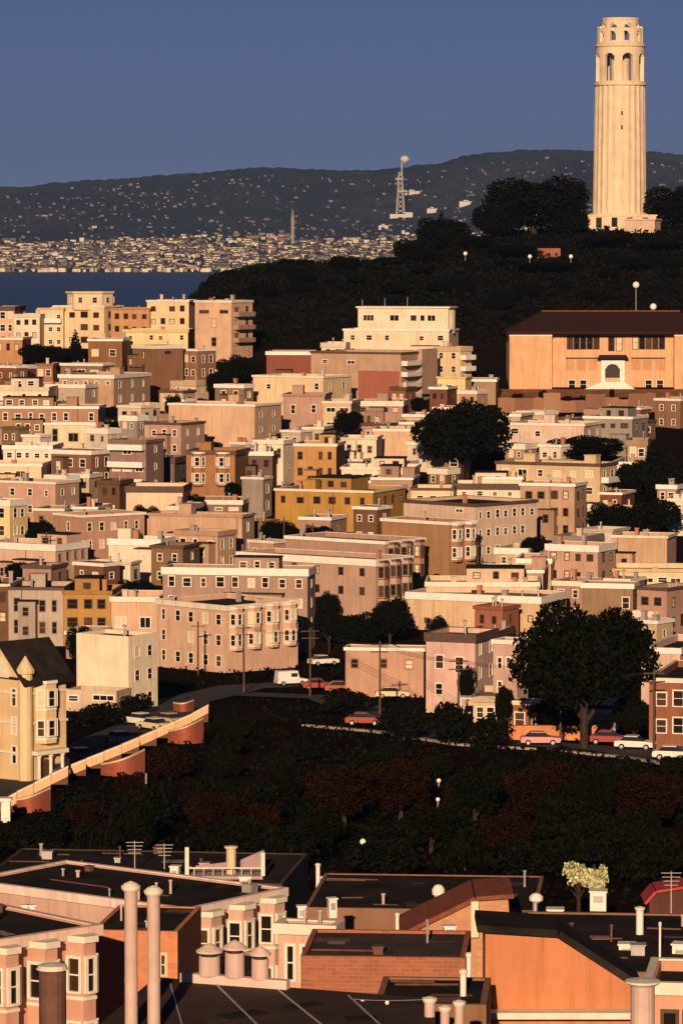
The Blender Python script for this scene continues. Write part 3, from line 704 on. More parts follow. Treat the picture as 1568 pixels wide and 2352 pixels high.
B('flat_house', 'yellowish two-window-row house below the flats with roof aerials', 284, 432, 432, 757, 826, 5, YE, (6, 1, .9, 1.1), roof=M_TARL)
B('apartment_block', 'tall pale pink apartment block with crenellated parapet against the dark hill', 448, 532, 580, 691, 834, 30, PE, pxL=((486,732,497,752),(486,775,497,795),(458,712,480,720),(505,712,524,720)), Rr=(2, 5, 1.3, 1.3), balc=(('R', .1, .9, (3.4, 6.3, 9.2)),), clutter=3, cat='apartment building')
B('flat_house', 'orange house with two dark square windows below the ridge', 203, 281, 281, 779, 850, 6, OR_, pxL=((212,803,226,818),(252,803,266,818)), clutter=1)
B('apartment_block', 'brown boxy block with tan side wall near conifer', 305, 352, 421, 794, 924, 50, (.42,.25,.17), (1, 3), (1, 1, 1.6, .5), trim=M_TRIMD, cat='apartment building', roof=M_TARL)
B('apartment_block', 'dark brown narrow block with pale stair strips beside brown boxy block', 420, 455, 496, 803, 916, 40, BN, (2, 4), (2, 3, .8, 1.6), cat='apartment building')
# --- white terraces and brick in front of the dark hill
e, i = B('apartment_block', 'white terraced apartment block stepped up against the dark hill', 789, 1030, 1052, 757, 885, 14, (.74,.64,.50), (6, 2, 1.3, 1.1), None, ph=.8, cat='apartment building', clutter=0, roof=M_TARL)
w, d, H = i['w'], i['d'], i['H']
d2 = d; mb = MB(); x0 = -w/2 + w*.12
hs = [(a, b, H+1.8, H+3.1) for a, b in ((1.2, 3.6), (7.2, 9.2), (11.8, 13.2), (14.0, 15.0), (15.6, 17.4))]
hs = [h for h in hs if h[1] < w*.86]
face_wall(mb, (x0, -d/2+1.6), (1, 0), w*.86, H-.9, H+4.6, hs); mb.quad((x0, -d/2+1.6, H+4.6), (x0+w*.86, -d/2+1.6, H+4.6), (x0+w*.86, d/2-.5, H+4.6), (x0, d/2-.5, H+4.6))
face_wall(mb, (x0+w*.86, -d/2+1.6), (0, 1), d-2.1, H-.9, H+4.6, []); face_wall(mb, (x0, d/2-.5), (0, -1), d-2.1, H-.9, H+4.6, []); face_wall(mb, (x0+w*.86, d/2-.5), (-1, 0), w*.86, H-.9, H+4.6, [])
mb.build('penthouse', wall_mat((.74,.64,.50)), e)
for a, b, c, dd in hs: add_window(e, (x0, -d/2+1.6), (1, 0), (a+b)/2, c, b-a, dd-c, 'wide')
mb = MB(); mb.box(x0-.4, x0+w*.86+.4, -d/2+1.2, d/2-.2, H+4.62, H+4.95); mb.build('penthouse_roof', M_TRIM, e)
mb = MB(); mb.lathe([(2.6, H-.9), (2.6, H+4.2), (.1, H+4.5)], 20, w/2-2.2, -d/2+4.4); mb.build('round_end', wall_mat((.74,.64,.50)), e)
for k in range(3): mb = MB(); xx = -w/2+3+k*5.1; mb.lathe([(.06, H+4.95), (.05, H+6.4+k*.3)], 6, xx, 0); mb.build('aerial', M_METAL, e)
B('apartment_block', 'cream wing with small balconies joining the white terraced block', 999, 1056, 1082, 797, 905, 35, CR, (2, 2), (1, 3), balc=(('R', .05, .95, (2.6, 5.0)),), cat='apartment building')
B('flat_house', 'white low house peeking left of the terraced block', 738, 792, 792, 788, 892, 6, WH, (2, 2))
B('apartment_block', 'long red brick block with plain windowless front beside the dark slope', 612, 716, 716, 808, 905, 5, BK, kind='brick', cat='apartment building', roof=M_TARL, trim=M_TRIMD)
e, i = B('apartment_block', 'pinkish flats over red brick with stacked white balconies at the corner', 714, 920, 996, 810, 935, 26, PE, pxL=((797,828,815,836),(740,826,752,834)), Rr=None, cat='apartment building', clutter=2, balc=(('R', .02, .46, (2.6, 4.9, 7.2, 9.5)),), roof=M_TARL)
w, d, H = i['w'], i['d'], i['H']
mb = MB(); mb.box(w*.03, w/2-.3, -d/2-.12, -d/2+.2, H-10.5, H-3.9); mb.build('brick_panel', wall_mat(BK, 'brick'), e)
mb = MB(); mb.box(w/2-.3, w/2+.9, d*.02, d/2-.1, H-9, H+.5); mb.build('corner_pier', wall_mat((.45,.30,.24)), e)
B('flat_house', 'pink terraced house below the red brick panel', 818, 924, 924, 922, 985, 7, PK, (4, 1, 1.2, .9), roof=M_TARW)
B('flat_house', 'bright yellow house with one window beside the white balconies', 1004, 1068, 1082, 866, 944, 18, YE, pxL=((1024,884,1038,898),))
B('flat_house', 'tan low shed-like house between yellow house and school', 1076, 1138, 1138, 872, 930, 5, TN, None, roof=M_TARL)
B('flat_house', 'long cream house with doors below the red brick block', 581, 742, 806, 865, 962, 30, CR, pxL=((676,880,686,900),(612,882,622,893),(722,880,732,895)), Rr=(2, 2), cat='house')
B('flat_house', 'pink square house with door in front of the long cream house', 650, 745, 745, 906, 998, 7, PK, pxL=((668,930,678,950),(715,930,725,948)), roof=M_TARL)
B('flat_house', 'cream house with dark window band under the pinkish flats', 742, 806, 806, 922, 1005, 8, CR, (2, 2, 1.8, .9))
# --- left middle
B('flat_house', 'maroon brown house below the dark trees of the ridge', -20, 60, 84, 840, 905, 26, (.28,.14,.11), (3, 1), (1, 1), roof=M_TARL)
B('flat_house', 'narrow reddish house beside the maroon brown house', 84, 122, 122, 836, 900, 8, (.34,.18,.13), (2, 2))
B('flat_house', 'brown house with wide dark window behind the long white parapet house', 140, 236, 262, 836, 900, 22, (.36,.22,.15), (3, 1, 1.4, .9), (1, 1), roof=M_TARL)
B('flat_house', 'dim tan house hidden behind the dark brown narrow block', 494, 560, 582, 884, 965, 30, (.36,.25,.17), (2, 2), (1, 2))
B('flat_house', 'long house with white parapet and pink window front', 136, 262, 345, 862, 968, 22, PE, (5, 1, .8, .7), (3, 3), roof=M_TARL)
B('flat_house', 'blank greyish cream wall house beside small gabled one', 46, 196, 236, 884, 976, 20, (.58,.48,.40), None, (1, 2), roof=M_TARW)
B('flat_house', 'white stepped house with doors at the left of the greyish cream wall', -30, 112, 112, 890, 990, 6, WH, (4, 1, .8, 1.3), roof=M_TARL)
B('row_house', 'orange brown terraced row with tall windows under the white stepped house', -30, 226, 226, 934, 1024, 4, (.46,.29,.19), (9, 2, .9, 1.5), roof=M_TARL)
B('flat_house', 'small bright white house with door and two wide windows', 103, 222, 236, 973, 1046, 14, (.80,.76,.56), pxL=((121,985,133,1014),(158,995,180,1014),(202,995,220,1010)), clutter=0)
B('flat_house', 'big blank peach wall house with overhanging white parapet', 388, 585, 646, 930, 1042, 24, PE, pxL=((400,1010,410,1020),), Rr=(2, 3, 1.1, 1.3), roof=M_TARW)
B('flat_house', 'pink house with tall narrow windows below the big peach wall', 340, 416, 470, 972, 1074, 28, PK, (3, 2), (2, 2), roof=M_TARL)
B('apartment_block', 'block with white balcony bands stacked three high', 252, 336, 376, 1012, 1140, 24, LV, (3, 4, 1.5, 1.6), (1, 3), balc=(('L', .02, .98, (1.6, 4.7, 7.8)),), cat='apartment building', drop=.6, pitch=3.1)
B('flat_house', 'white parapet house left of the balcony-banded block', 8, 120, 120, 1024, 1112, 6, WH, (5, 1, 1, 1), roof=M_TARL)
B('flat_house', 'brown roofed house beside white parapet house', 118, 210, 256, 1036, 1140, 30, (.36,.22,.16), (3, 2), (2, 2))
B('flat_house', 'cream low house with square windows under the white parapet house', -30, 96, 96, 1066, 1150, 5, CR, (4, 1, 1.3, 1.1), roof=M_TARL)
B('flat_house', 'pinkish white house with shrubs along its roof', -30, 128, 182, 1108, 1204, 28, PK, (4, 2, .9, 1.2), (2, 2, .9, 1.2))
B('row_house', 'orange bay-fronted house with arched gable line', 428, 540, 540, 1036, 1150, 12, OR_, None, bayL=2, roof=M_TARL)
B('flat_house', 'purple brown plain house between orange bays and white two-window house', 540, 626, 626, 1038, 1130, 6, LV, (3, 1), roof=M_TARL)
B('flat_house', 'white house with a pair of tall dark windows', 584, 650, 676, 1012, 1118, 22, WH, pxL=((637,1030,645,1052),(620,1030,628,1052)), Rr=(1, 2))
B('row_house', 'ochre orange house with timber bays above the yellow house', 676, 772, 772, 1020, 1140, 8, (.52,.30,.12), (4, 3), trim=M_TRIMD, kind='boards')
B('flat_house', 'plain white cube house with windowless front wall', 290, 420, 420, 1118, 1230, 5, (.76,.58,.44), None, clutter=0, roof=M_TARL, annex=False, tone=1.0)
B('flat_house', 'grey cube house with dark sloping skylights beside it', 556, 604, 624, 1097, 1192, 22, GY, None, (1, 2), roof=M_TARL)
B('flat_house', 'low dark roofed shed between white cube and grey cube', 446, 556, 556, 1150, 1205, 7, LV, (3, 1, 1.6, .5))
B('row_house', 'bright ochre yellow house with long plain front', 632, 856, 930, 1128, 1226, 22, (.52,.31,.075), (6, 1, .9, 1.1), (4, 1), roof=M_TARL, trim=M_TRIMD)
B('flat_house', 'long peach wall house below the white cube house', 338, 556, 584, 1184, 1284, 18, PE, None, (1, 2), roof=M_TARW)
B('flat_house', 'brown pink house with terracotta side and several narrow windows', 126, 190, 332, 1184, 1298, 52, (.54,.34,.24), (1, 1), (5, 2, .9, 1.4))
B('flat_house', 'tall yellowish house cut by the edge behind dark shrubs', -40, 24, 64, 1150, 1290, 30, YE, (2, 3), (2, 2))
B('flat_house', 'white parapet wall house with brown eaves beside the long peach wall', 250, 368, 400, 1240, 1332, 16, WH, None, (2, 1), roof=M_TARL, clutter=2)
B('flat_house', 'peach house with striped side wall under the long peach wall', 402, 500, 542, 1222, 1316, 30, PE, (3, 1), (2, 2), roof=M_TARL)
B('flat_house', 'house with long white parapet and pink windowed side', -40, 128, 202, 1252, 1352, 30, (.70,.52,.42), None, (4, 2, .9, 1.4), roof=M_TAR)
B('flat_house', 'small white cottage with one round-topped window and shrubs', 198, 300, 322, 1292, 1376, 20, WH, pxL=((212,1318,222,1330),), Rr=(1, 1), roof=M_TARL)
# --- right middle
B('flat_house', 'white house with wide windows right of the white two-window house', 784, 952, 952, 1074, 1168, 6, WH, (7, 1, 1.2, 1.0), roof=M_TARL)
B('flat_house', 'pink house with two large windows in front of white wide-windowed house', 852, 946, 946, 1098, 1186, 7, PK, (3, 2, 1.1, 1.2), roof=M_TARL)
B('flat_house', 'small pale house by the leafy tree with two roof decks', 784, 864, 864, 1006, 1098, 6, WH, (3, 2), roof=M_TARL)
B('flat_house', 'pale blank house next to the big leafy tree', 858, 968, 968, 986, 1072, 6, PE, pxL=((866,1004,878,1016),), roof=M_TARL)
B('flat_house', 'cream low house left of the tilted dark roof', 944, 1040, 1040, 1122, 1206, 6, CR, (3, 1, 1.1, .8), roof=M_TARL)
B('flat_house', 'white long parapet house behind the many-windowed apartment block', 1040, 1194, 1194, 1112, 1196, 5, WH, (4, 1, 1.0, .8), roof=M_TARL)
B('apartment_block', 'cream apartment block with balconied right side near dark hedge', 1139, 1376, 1416, 1066, 1180, 26, CR, (6, 3, 1.3, 1.2), (2, 3), balc=(('R', .1, .95, (3.2, 6.1)),), cat='apartment building', roof=M_TARL)
B('flat_house', 'white banded house left of the balconied cream block', 1104, 1198, 1198, 1096, 1188, 5, WH, None, roof=M_TARL)
B('row_house', 'pinkish house with white attic storey and two dark attic windows', 1194, 1318, 1346, 1112, 1240, 20, PE, (4, 4, 1.1, 1.3), (2, 3), pxL=(), roof=M_TAR)
B('apartment_block', 'large cream apartment block with many dark windows down its street side', 926, 1090, 1232, 1158, 1300, 44, (.72,.58,.47), pxL=((1046,1170,1062,1176),), Rr=(7, 4, .95, 1.3), cat='apartment building', roof=M_TAR, ph=.5)
B('row_house', 'tan orange house with white parapet and bays facing the street', 876, 1030, 1092, 1200, 1344, 42, (.62,.40,.24), None, (4, 3), roof=M_TARL, bayR=2)
B('row_house', 'pink parapet house with bays beside the tan orange house', 656, 884, 974, 1244, 1378, 38, (.54,.36,.28), None, (4, 3), bayR=3, roof=M_TARL)
B('row_house', 'long house with thin white parapet line and narrow bays', 546, 862, 945, 1286, 1424, 36, (.46,.33,.26), (6, 2), None, bayR=3, roof=M_TARL)
B('flat_house', 'pink house with rooftop railings behind the big peach wall', 1104, 1246, 1246, 1310, 1394, 6, PK, (5, 1), roof=M_TARL)
B('flat_house', 'pink house with pale chimneys above the tree', 1188, 1264, 1264, 1284, 1360, 7, PE, (3, 1), roof=M_TARL)
B('flat_house', 'pink house with dark arched porch above the tree', 1254, 1372, 1412, 1254, 1352, 26, PK, (4, 2, 1.0, 1.2), (2, 2), roof=M_TARL)
B('flat_house', 'pale blank-walled house with sloping brown roof edge', 1404, 1530, 1552, 1232, 1326, 16, PE, None, roof=M_TARW)
B('flat_house', 'cream house with railing parapet right of the porch house', 1408, 1600, 1600, 1308, 1400, 5, CR, (6, 1, 1.4, .8), roof=M_TARL)
B('flat_house', 'white corner house at the edge by the hedge', 1534, 1610, 1610, 1146, 1232, 8, WH, (3, 2), roof=M_TARL)
B('flat_house', 'big peach blank wall house with notched white parapet', 934, 1240, 1300, 1372, 1470, 24, (.70,.53,.36), pxL=((975,1420,985,1430),(1212,1415,1222,1428)), Rr=(3, 2), roof=M_TARW, ph=.5)
B('flat_house', 'long pale house behind the notched peach wall', 978, 1236, 1236, 1338, 1430, 3, (.72,.58,.44), (1, 1, 1.0, 1.2), roof=M_TARL)
B('flat_house', 'tan house with one window right of the big dark tree', 1336, 1452, 1464, 1342, 1460, 14, (.58,.44,.30), pxL=((1428,1372,1444,1398),), roof=M_TAR)
B('flat_house', 'pink and cream house with porch windows by the edge', 1462, 1530, 1600, 1352, 1478, 34, PK, (2, 3, 1.1, 1.3), (3, 3), balc=(('L', .0, .7, (4.2,)),))
B('flat_house', 'white house under the school bank with square windows', 1168, 1340, 1380, 974, 1062, 20, (.72,.58,.52), pxL=((1174,984,1190,996),(1174,1020,1190,1030),(1228,990,1240,1002)), Rr=(2, 1), roof=M_TARL)
B('flat_house', 'grey green house with flat roof below the school terrace', 1340, 1450, 1486, 958, 1046, 24, (.34,.33,.30), (4, 1, 1.1, .9), (2, 1), roof=M_TARW)
B('flat_house', 'tan house with white door half hidden by dark trees', 1440, 1484, 1484, 1012, 1092, 8, TN, (2, 2))
B('flat_house', 'narrow tan house showing through the big leafy tree', 1018, 1061, 1061, 1040, 1112, 10, TN, (1, 2, 1.1, 1.3))
# --- the front row over the garden
B('row_house', 'brown house at the edge of the row of small fronts', -30, 22, 22, 1342, 1478, 6, BN, (2, 2))
B('row_house', 'grey white house with two pairs of tall windows', 20, 146, 146, 1350, 1484, 5, (.44,.385,.34), (4, 3, .9, 2.0), drop=1.2, pitch=3.2)
B('row_house', 'ochre brown house with pale shutters next to grey white house', 146, 256, 256, 1358, 1486, 5, (.50,.29,.09), (3, 3, 1.1, 1.3), trim=M_TRIMD, pitch=2.7)
B('row_house', 'peach house with two large windows next to ochre brown house', 256, 364, 364, 1372, 1492, 5, PE, pxL=((266,1418,290,1442),(322,1418,346,1442),(266,1466,290,1486)), ph=1.0)
B('row_house', 'long pink house running behind the bay-windowed corner house', 374, 706, 724, 1308, 1500, 10, (.50,.36,.30), (9, 3, .9, 1.5), (1, 3), roof=M_TARL, depth=9)
B('corner_house', 'pink bay-windowed corner house above the dark street', 360, 520, 684, 1392, 1546, 46, (.66,.46,.36), (5, 3, 1.05, 1.5), None, trim=M_TRIM, bayR=4, roof=M_TAR, clutter=4, pitch=2.9, annex=False, tone=.9)
B('flat_house', 'large cream house with blank side wall and narrow slit windows', 176, 296, 362, 1462, 1630, 34, (.78,.72,.58), pxL=(), Rr=(2, 3, 1.0, 1.6), ph=.5, cornice=False, clutter=2, annex=False, tone=1.0)
e, i = B('flat_house', 'low cream garage annex with two dark strip windows', 152, 268, 300, 1588, 1636, 20, (.70,.60,.44), pxL=((158,1598,180,1610),(214,1598,262,1608)), Rr=None, roof=M_TAR, clutter=0, depth=4, cornice=False)
e, i = B('victorian_house', 'tall ornate cream house with arched porch and steep gable beside the lane', -40, 58, 152, 1562, 1796, 44, (.70,.55,.33), (2, 5, .9, 1.7), None, bayR=1, gable=0.001, ph=.1, roof=M_TAR, cornice=False, pitch=2.8)
w, d, H = i['w'], i['d'], i['H']
mb = MB(); mb.slab([(-w/2-.3, H), (w/2+.3, H), (0, H+3.2)], -d/2-.3, d/2+.3); mb.build('roof_gable', [wall_mat((.70,.55,.33)), M_TAR], e)
mb = MB()
for sgn in (-1, 1):
    pts = [(0, H+3.25), (0, H+3.55), (sgn*(w/2+.7), H-.25), (sgn*(w/2+.7), H-.55)]; mb.slab(pts if sgn < 0 else pts[::-1], -d/2-.7, d/2+.6)
mb.build('gable_roof', M_TAR, e)
mb = MB(); mb.slab([(-1.3, H+.1), (1.3, H+.1), (1.3, H+.6), (0, H+2.0), (-1.3, H+.6)], -d/2-.45, -d/2-.25); mb.build('gable_ornament', M_TRIM, e)
mb = MB(); mb.lathe([(.7, -1), (.7, H+.6), (.9, H+.6), (.95, H+.9), (.05, H+2.3)], 12, w/2-.2, -d/2+.3); mb.build('corner_turret', wall_mat((.70,.55,.33)), e)
for k in (2.6, 5.5, 8.4): 
    mb = MB(); mb.box(-w/2-.14, w/2+.14, -d/2-.14, d/2+.14, k, k+.22); mb.build('string_course', M_TRIM, e)
for xx in (.22, .5, .78):
    mb = MB(); mb.lathe([(.17, -1.5), (.17, 2.3), (.26, 2.35), (.26, 2.55)], 10, w/2+.75, -d/2 + d*xx); mb.build('porch_column', M_TRIM, e)
mb = MB(); mb.box(w/2-.1, w/2+1.1, -d/2+d*.12, -d/2+d*.88, 2.56, 2.95); mb.build('porch_roof', M_TRIM, e)
mb = MB(); mb.slab([(-.65, 0), (.65, 0), (.65, 1.6), (.45, 2.0), (0, 2.2), (-.45, 2.0), (-.65, 1.6)], -.06, .06); mb.build('door', M_DOOR, e, (w/2+.09, 0, -.2), math.pi/2)
e, i = B('cottage', 'low pink cottage with three square windows by the parked cars', 793, 972, 980, 1490, 1602, 8, (.66,.42,.32), pxL=((806,1514,822,1534),(874,1514,888,1534),(930,1516,948,1536)), roof=M_TAR, ph=.35, clutter=1)
B('stucco_house', 'pinkish white stucco house with rough stepped parapet', 978, 1090, 1140, 1458, 1640, 22, (.70,.50,.46), pxL=((1000,1505,1018,1535),(1045,1510,1064,1545),(1000,1570,1016,1595)), Rr=(2, 3), ph=.6, clutter=2)
B('stucco_house', 'pinkish white tower-like house with dark paired windows', 1132, 1186, 1212, 1472, 1656, 26, (.70,.50,.46), pxL=((1142,1510,1152,1535),(1162,1510,1172,1535),(1142,1565,1152,1590)), Rr=(1, 2), clutter=1)
B('stucco_house', 'small cream house front showing under the white awning', 1086, 1140, 1140, 1600, 1668, 8, (.72,.60,.44), (2, 1), roof=M_TARW, clutter=0)
B('stucco_house', 'orange stucco house standing at the street wall', 1168, 1212, 1238, 1612, 1694, 30, (.62,.30,.12), (1, 2), (1, 2), clutter=0)
B('stucco_house', 'little cream kiosk-like house with four small windows under the dark tree', 1334, 1412, 1412, 1632, 1690, 6, (.72,.62,.40), (4, 1, .5, .8), roof=M_TAR, clutter=0)
B('flat_house', 'pink white house with projecting cornice right of the dark tree', 1472, 1560, 1640, 1490, 1620, 20, (.70,.52,.46), None, None, ph=.8, clutter=2)
B('row_house', 'brown red house with arched doors at the street corner', 1490, 1580, 1640, 1560, 1724, 14, (.34,.15,.09), (2, 3, 1.1, 1.7), (2, 3), kind='boards', clutter=0, trim=M_TRIM)

# --- school on its bank
SX = 852 / FPX
def sx(px): return (px - 1405) * SX
z_e = at(1405, 765, 852).z; sc_g = ground((1405 - CX) * SX, 852)
school = thing('school', 'long orange stuccoed school with dark tiled roof and arched central door', 'school', ((1405 - CX) * SX, 852, sc_g))
def sy(py): return at(1405, py, 852).z - sc_g
SW = (.66, .40, .23); He = sy(766); W2 = sx(1642); WX = sx(1265) * -1
wm = wall_mat(SW)
groups = []
for a, b in ((1300, 1376), (1450, 1526)):
    k = 5
    for j in range(k):
        c0 = a + (b - a) * j / k; groups.append((sx(c0) + .12, sx(c0 + (b - a) / k) - .12, sy(802), sy(771)))
groups += [(sx(1396), sx(1409), sy(806), sy(774)), (sx(1414), sx(1427), sy(806), sy(774))]
small = [(sx(a), sx(a + 15), sy(893), sy(873)) for a in (1305, 1331, 1481, 1507)]
panels = [(a, b) for a, b in ((1298, 1318), (1323, 1345), (1349, 1372), (1448, 1470), (1475, 1497), (1502, 1526))]
mb = MB(); hole_door = (sx(1388), sx(1422), sy(868), sy(836))
O = (-WX, 0.0)
hs = [(a + WX, b + WX, c, d) for a, b, c, d in groups + small]
face_wall(mb, O, (1, 0), 2 * WX, -3, He, hs + [(hole_door[0] + WX, hole_door[1] + WX, hole_door[2], hole_door[3])], .35)
mb.build('wall', wm, school)
for a, b, c, d in hs[:12]: add_window(school, O, (1, 0), (a + b) / 2, c, b - a, d - c, 'sash', M_TRIMD)
for a, b, c, d in hs[12:]: add_window(school, O, (1, 0), (a + b) / 2, c, b - a, d - c, 'sash', M_TRIM)
for a, b in panels:
    mb = MB(); mb.box(sx(a), sx(b), -.10, .1, sy(850), sy(826)); mb.build('relief_panel', wall_mat((.55, .30, .16)), school)
mb = MB(); mb.box(sx(1298), sx(1374), -.12, .1, sy(824.5), sy(821)); mb.build('sill_band', M_TRIMD, school)
mb = MB(); mb.box(sx(1448), sx(1526), -.12, .1, sy(824.5), sy(821)); mb.build('sill_band', M_TRIMD, school)
for s_ in (-1, 1):                                                    # projecting end wings
    x0, x1 = (-W2, -WX) if s_ < 0 else (WX, W2)
    mb = MB(); mb.box(x0, x1, -2.6, 14, -4, He - .002); mb.build('wing', wm, school)
    mb = MB(); mb.box(x0 - .08, x1 + .08, -2.68, 14.1, He - .5, He - .3); mb.build('wing_band', M_TRIM, school)
mb = MB(); mb.box(-WX + .01, WX - .01, 13.5, 14.0, -4, He - .01); mb.build('back_wall', wm, school)
# entrance: surround, arch, canopy, stairs
mb = MB(); xa, xb, za, zb = sx(1379), sx(1433), sy(876), sy(826); ha, hb = hole_door[0], hole_door[1]
mb.box(xa, ha, -.7, .1, za, zb); mb.box(hb, xb, -.7, .1, za, zb); zt = sy(836); rr = (hb - ha) / 2; mid = (ha + hb) / 2
N = 10
for k in range(N):
    x0, x1 = ha + (hb - ha) * k / N, ha + (hb - ha) * (k + 1) / N; xm = (x0 + x1) / 2
    mb.box(x0, x1, -.7, .1, zt - rr + math.sqrt(max(0, rr * rr - (xm - mid) ** 2)), zb)
mb.build('door_surround', M_WHITE, school)
mb = MB(); mb.box(ha - .05, hb + .05, .2, .3, sy(870), sy(835)); mb.build('door', M_BLACK, school)
mb = MB(); mb.slab([(sx(1370), sy(824)), (sx(1441), sy(824)), (sx(1436), sy(815)), (sx(1375), sy(815))], -2.0, .05); mb.build('canopy', M_TILED, school)
mb = MB(); mb.slab([(sx(1330), sy(897)), (sx(1462), sy(897)), (sx(1430), sy(876)), (sx(1380), sy(876))], -2.4, -.02); mb.build('stair_ramp', M_WHITE, school)
mb = MB(); mb.box(sx(1338), sx(1396), -5.4, -4.9, sy(915), sy(905)); mb.box(sx(1420), sx(1470), -5.4, -4.9, sy(915), sy(906)); mb.build('stair_wall', M_CONC, school)
# roof: eaves and hipped slopes
ov = .7; mb = MB(); zr = sy(716); x0, x1, y0, y1 = -W2 - ov, W2 + ov, -2.6 - ov, 14 + ov
mb.box(x0, x1, y0, y1, He, He + .45)
e0 = [(x0 + .1, y0 + .1, He + .45), (x1 - .1, y0 + .1, He + .45), (x1 - .1, y1 - .1, He + .45), (x0 + .1, y1 - .1, He + .45)]; ra, rb = (x0 + 8.2, 5.7, zr), (x1 - 8.2, 5.7, zr)
mb.poly([e0[0], e0[1], rb, ra]); mb.poly([e0[1], e0[2], rb]); mb.poly([e0[2], e0[3], ra, rb]); mb.poly([e0[3], e0[0], ra])
mb.build('roof', M_TILED, school)
mb = MB(); mb.tube((ra[0] - .2, 5.7, zr + .05), (rb[0] + .2, 5.7, zr + .05), .16, .16, 6); mb.build('ridge_cap', M_TILE, school)
def globe_lamp(name, label, p, h, r, cat='street lamp', pole=M_METAL):
    t = thing(name, label, cat, p); mb = MB(); mb.lathe([(.10, -.3), (.08, h)], 8); mb.build('pole', pole, t)
    mb = MB(); mb.lathe([(max(.02, r * math.sin(a)), h + r - r * math.cos(a)) for a in np.linspace(.15, 3.1, 9)], 12); mb.build('globe', M_GLOBE, t, smooth=True); return t
globe_lamp('globe_mast', 'thin pole topped by a white ball above the school roof', (school.location.x + sx(1463), 852 + 5.7, sc_g + zr), 5.0, .75, 'mast')
globe_lamp('globe_mast', 'short white ball finial at the school roof ridge', (school.location.x + sx(1503), 852 + 5.7, sc_g + zr), .25, .75, 'mast')
# brown bank wall in front of the school
strip('bank', [((1120 - CX) * SX, 843), ((1700 - CX) * SX, 843)], (5.5, 7), plain('dry_bank', (.30, .145, .075), 1.0, (.15, .075, .045), .35, 0.0, bmp=.6), .16)
p = hit(1440, 946); bank = thing('bank_wall', 'rough brown retaining wall along the bank below the school', 'wall', p); xx = -27.0
while xx < 26:
    wv = BR.uniform(2.0, 4.2); hh = BR.uniform(2.2, 4.0); yy = BR.uniform(-.5, .5); mb = MB(); mb.slab([(0, -4), (wv, -4), (wv, hh), (wv * .5, hh + BR.uniform(-.2, .3)), (0, hh)], yy - .6, yy + .9)
    mb.build('wall_panel', wall_mat(BR.choice(((.30,.145,.075), (.22,.10,.06), (.34,.19,.105))), 'brick'), bank, (xx, 0, 0)); xx += wv - .02

# ------------------------------------------------------------------ trees and shrubs
def leaf_cloud(lobes, n, size, seed, shell=0.55, flat=0.75):
    g = np.random.default_rng(seed); lob = np.array(lobes, float)           # cx cy cz rx ry rz
    wt = lob[:, 3] * lob[:, 4] * lob[:, 5]; pick = g.choice(len(lob), n, p=wt / wt.sum())
    d = g.normal(size=(n, 3)); d /= np.linalg.norm(d, axis=1)[:, None]
    rad = (shell + (1 - shell) * g.uniform(size=n) ** 0.5) * g.uniform(0.86, 1.10, n)
    P = lob[pick, :3] + d * rad[:, None] * lob[pick, 3:]
    nr = d * 0.55 + g.normal(size=(n, 3)); nr /= np.linalg.norm(nr, axis=1)[:, None]
    a = np.cross(nr, g.normal(size=(n, 3))); a /= np.linalg.norm(a, axis=1)[:, None]; b = np.cross(nr, a)
    s = size * g.uniform(.55, 1.35, n)[:, None]; a *= s; b *= s * flat
    V = np.stack([P - a - b * .35, P + a * .2 - b, P + a + b * .3, P - a * .3 + b], 1).reshape(-1, 3)
    return V, np.arange(4 * n).reshape(-1, 4)
def crown_lobes(rx, rz, zc, n, seed, spread=.70, lump=.40):
    r = random.Random(seed); L = [(0, 0, zc, rx * .62, rx * .62, rz * .66)]
    for k in range(n):
        a = 2.4 * k + r.uniform(-.4, .4); h = -0.75 + 1.6 * (k + .5) / n; rr = spread * math.sqrt(max(.08, 1 - h * h * .8)) * r.uniform(.8, 1.15); q = lump * r.uniform(.55, 1.3)
        L.append((rx * rr * math.cos(a), rx * rr * math.sin(a), zc + rz * h * .68, rx * q, rx * q, rz * q * .85))
    return L
TP = {}
def tree_proto(kind, seed, rx, h, trunk, n, size, mat, nl=12, squash=1.0):
    rz = (h - trunk) / 2 * squash; zc = trunk + (h - trunk) / 2; L = crown_lobes(rx, rz, zc, nl, seed)
    if kind == 'conifer': L = [(0, 0, trunk + (h - trunk) * t, rx * (1 - t) * 1.0 + .15, rx * (1 - t) * 1.0 + .15, (h - trunk) * .09) for t in np.linspace(.04, .97, 10)]
    if kind == 'shrub': L = [(x, y, max(.3, z), a, b, c) for x, y, z, a, b, c in crown_lobes(rx, h * .5, h * .45, nl, seed)]
    V, F_ = leaf_cloud(L, n, size, seed)
    cm = fast_mesh('crown', V, F_, mat); mb = MB(); r0 = .035 * h + .05; r = random.Random(seed)
    mb.tube((0, 0, -1.2), (0, 0, trunk + .3 * (h - trunk)), r0, r0 * .6, 8)
    for k in range(5):
        a = 2 * math.pi * k / 5 + r.uniform(-.3, .3); z = trunk * .8 + r.uniform(0, .25) * (h - trunk)
        mb.tube((0, 0, z), (rx * .55 * math.cos(a), rx * .55 * math.sin(a), z + (h - trunk) * .32), r0 * .45, r0 * .12, 5)
    return mb.mesh('trunk', M_BARK), cm
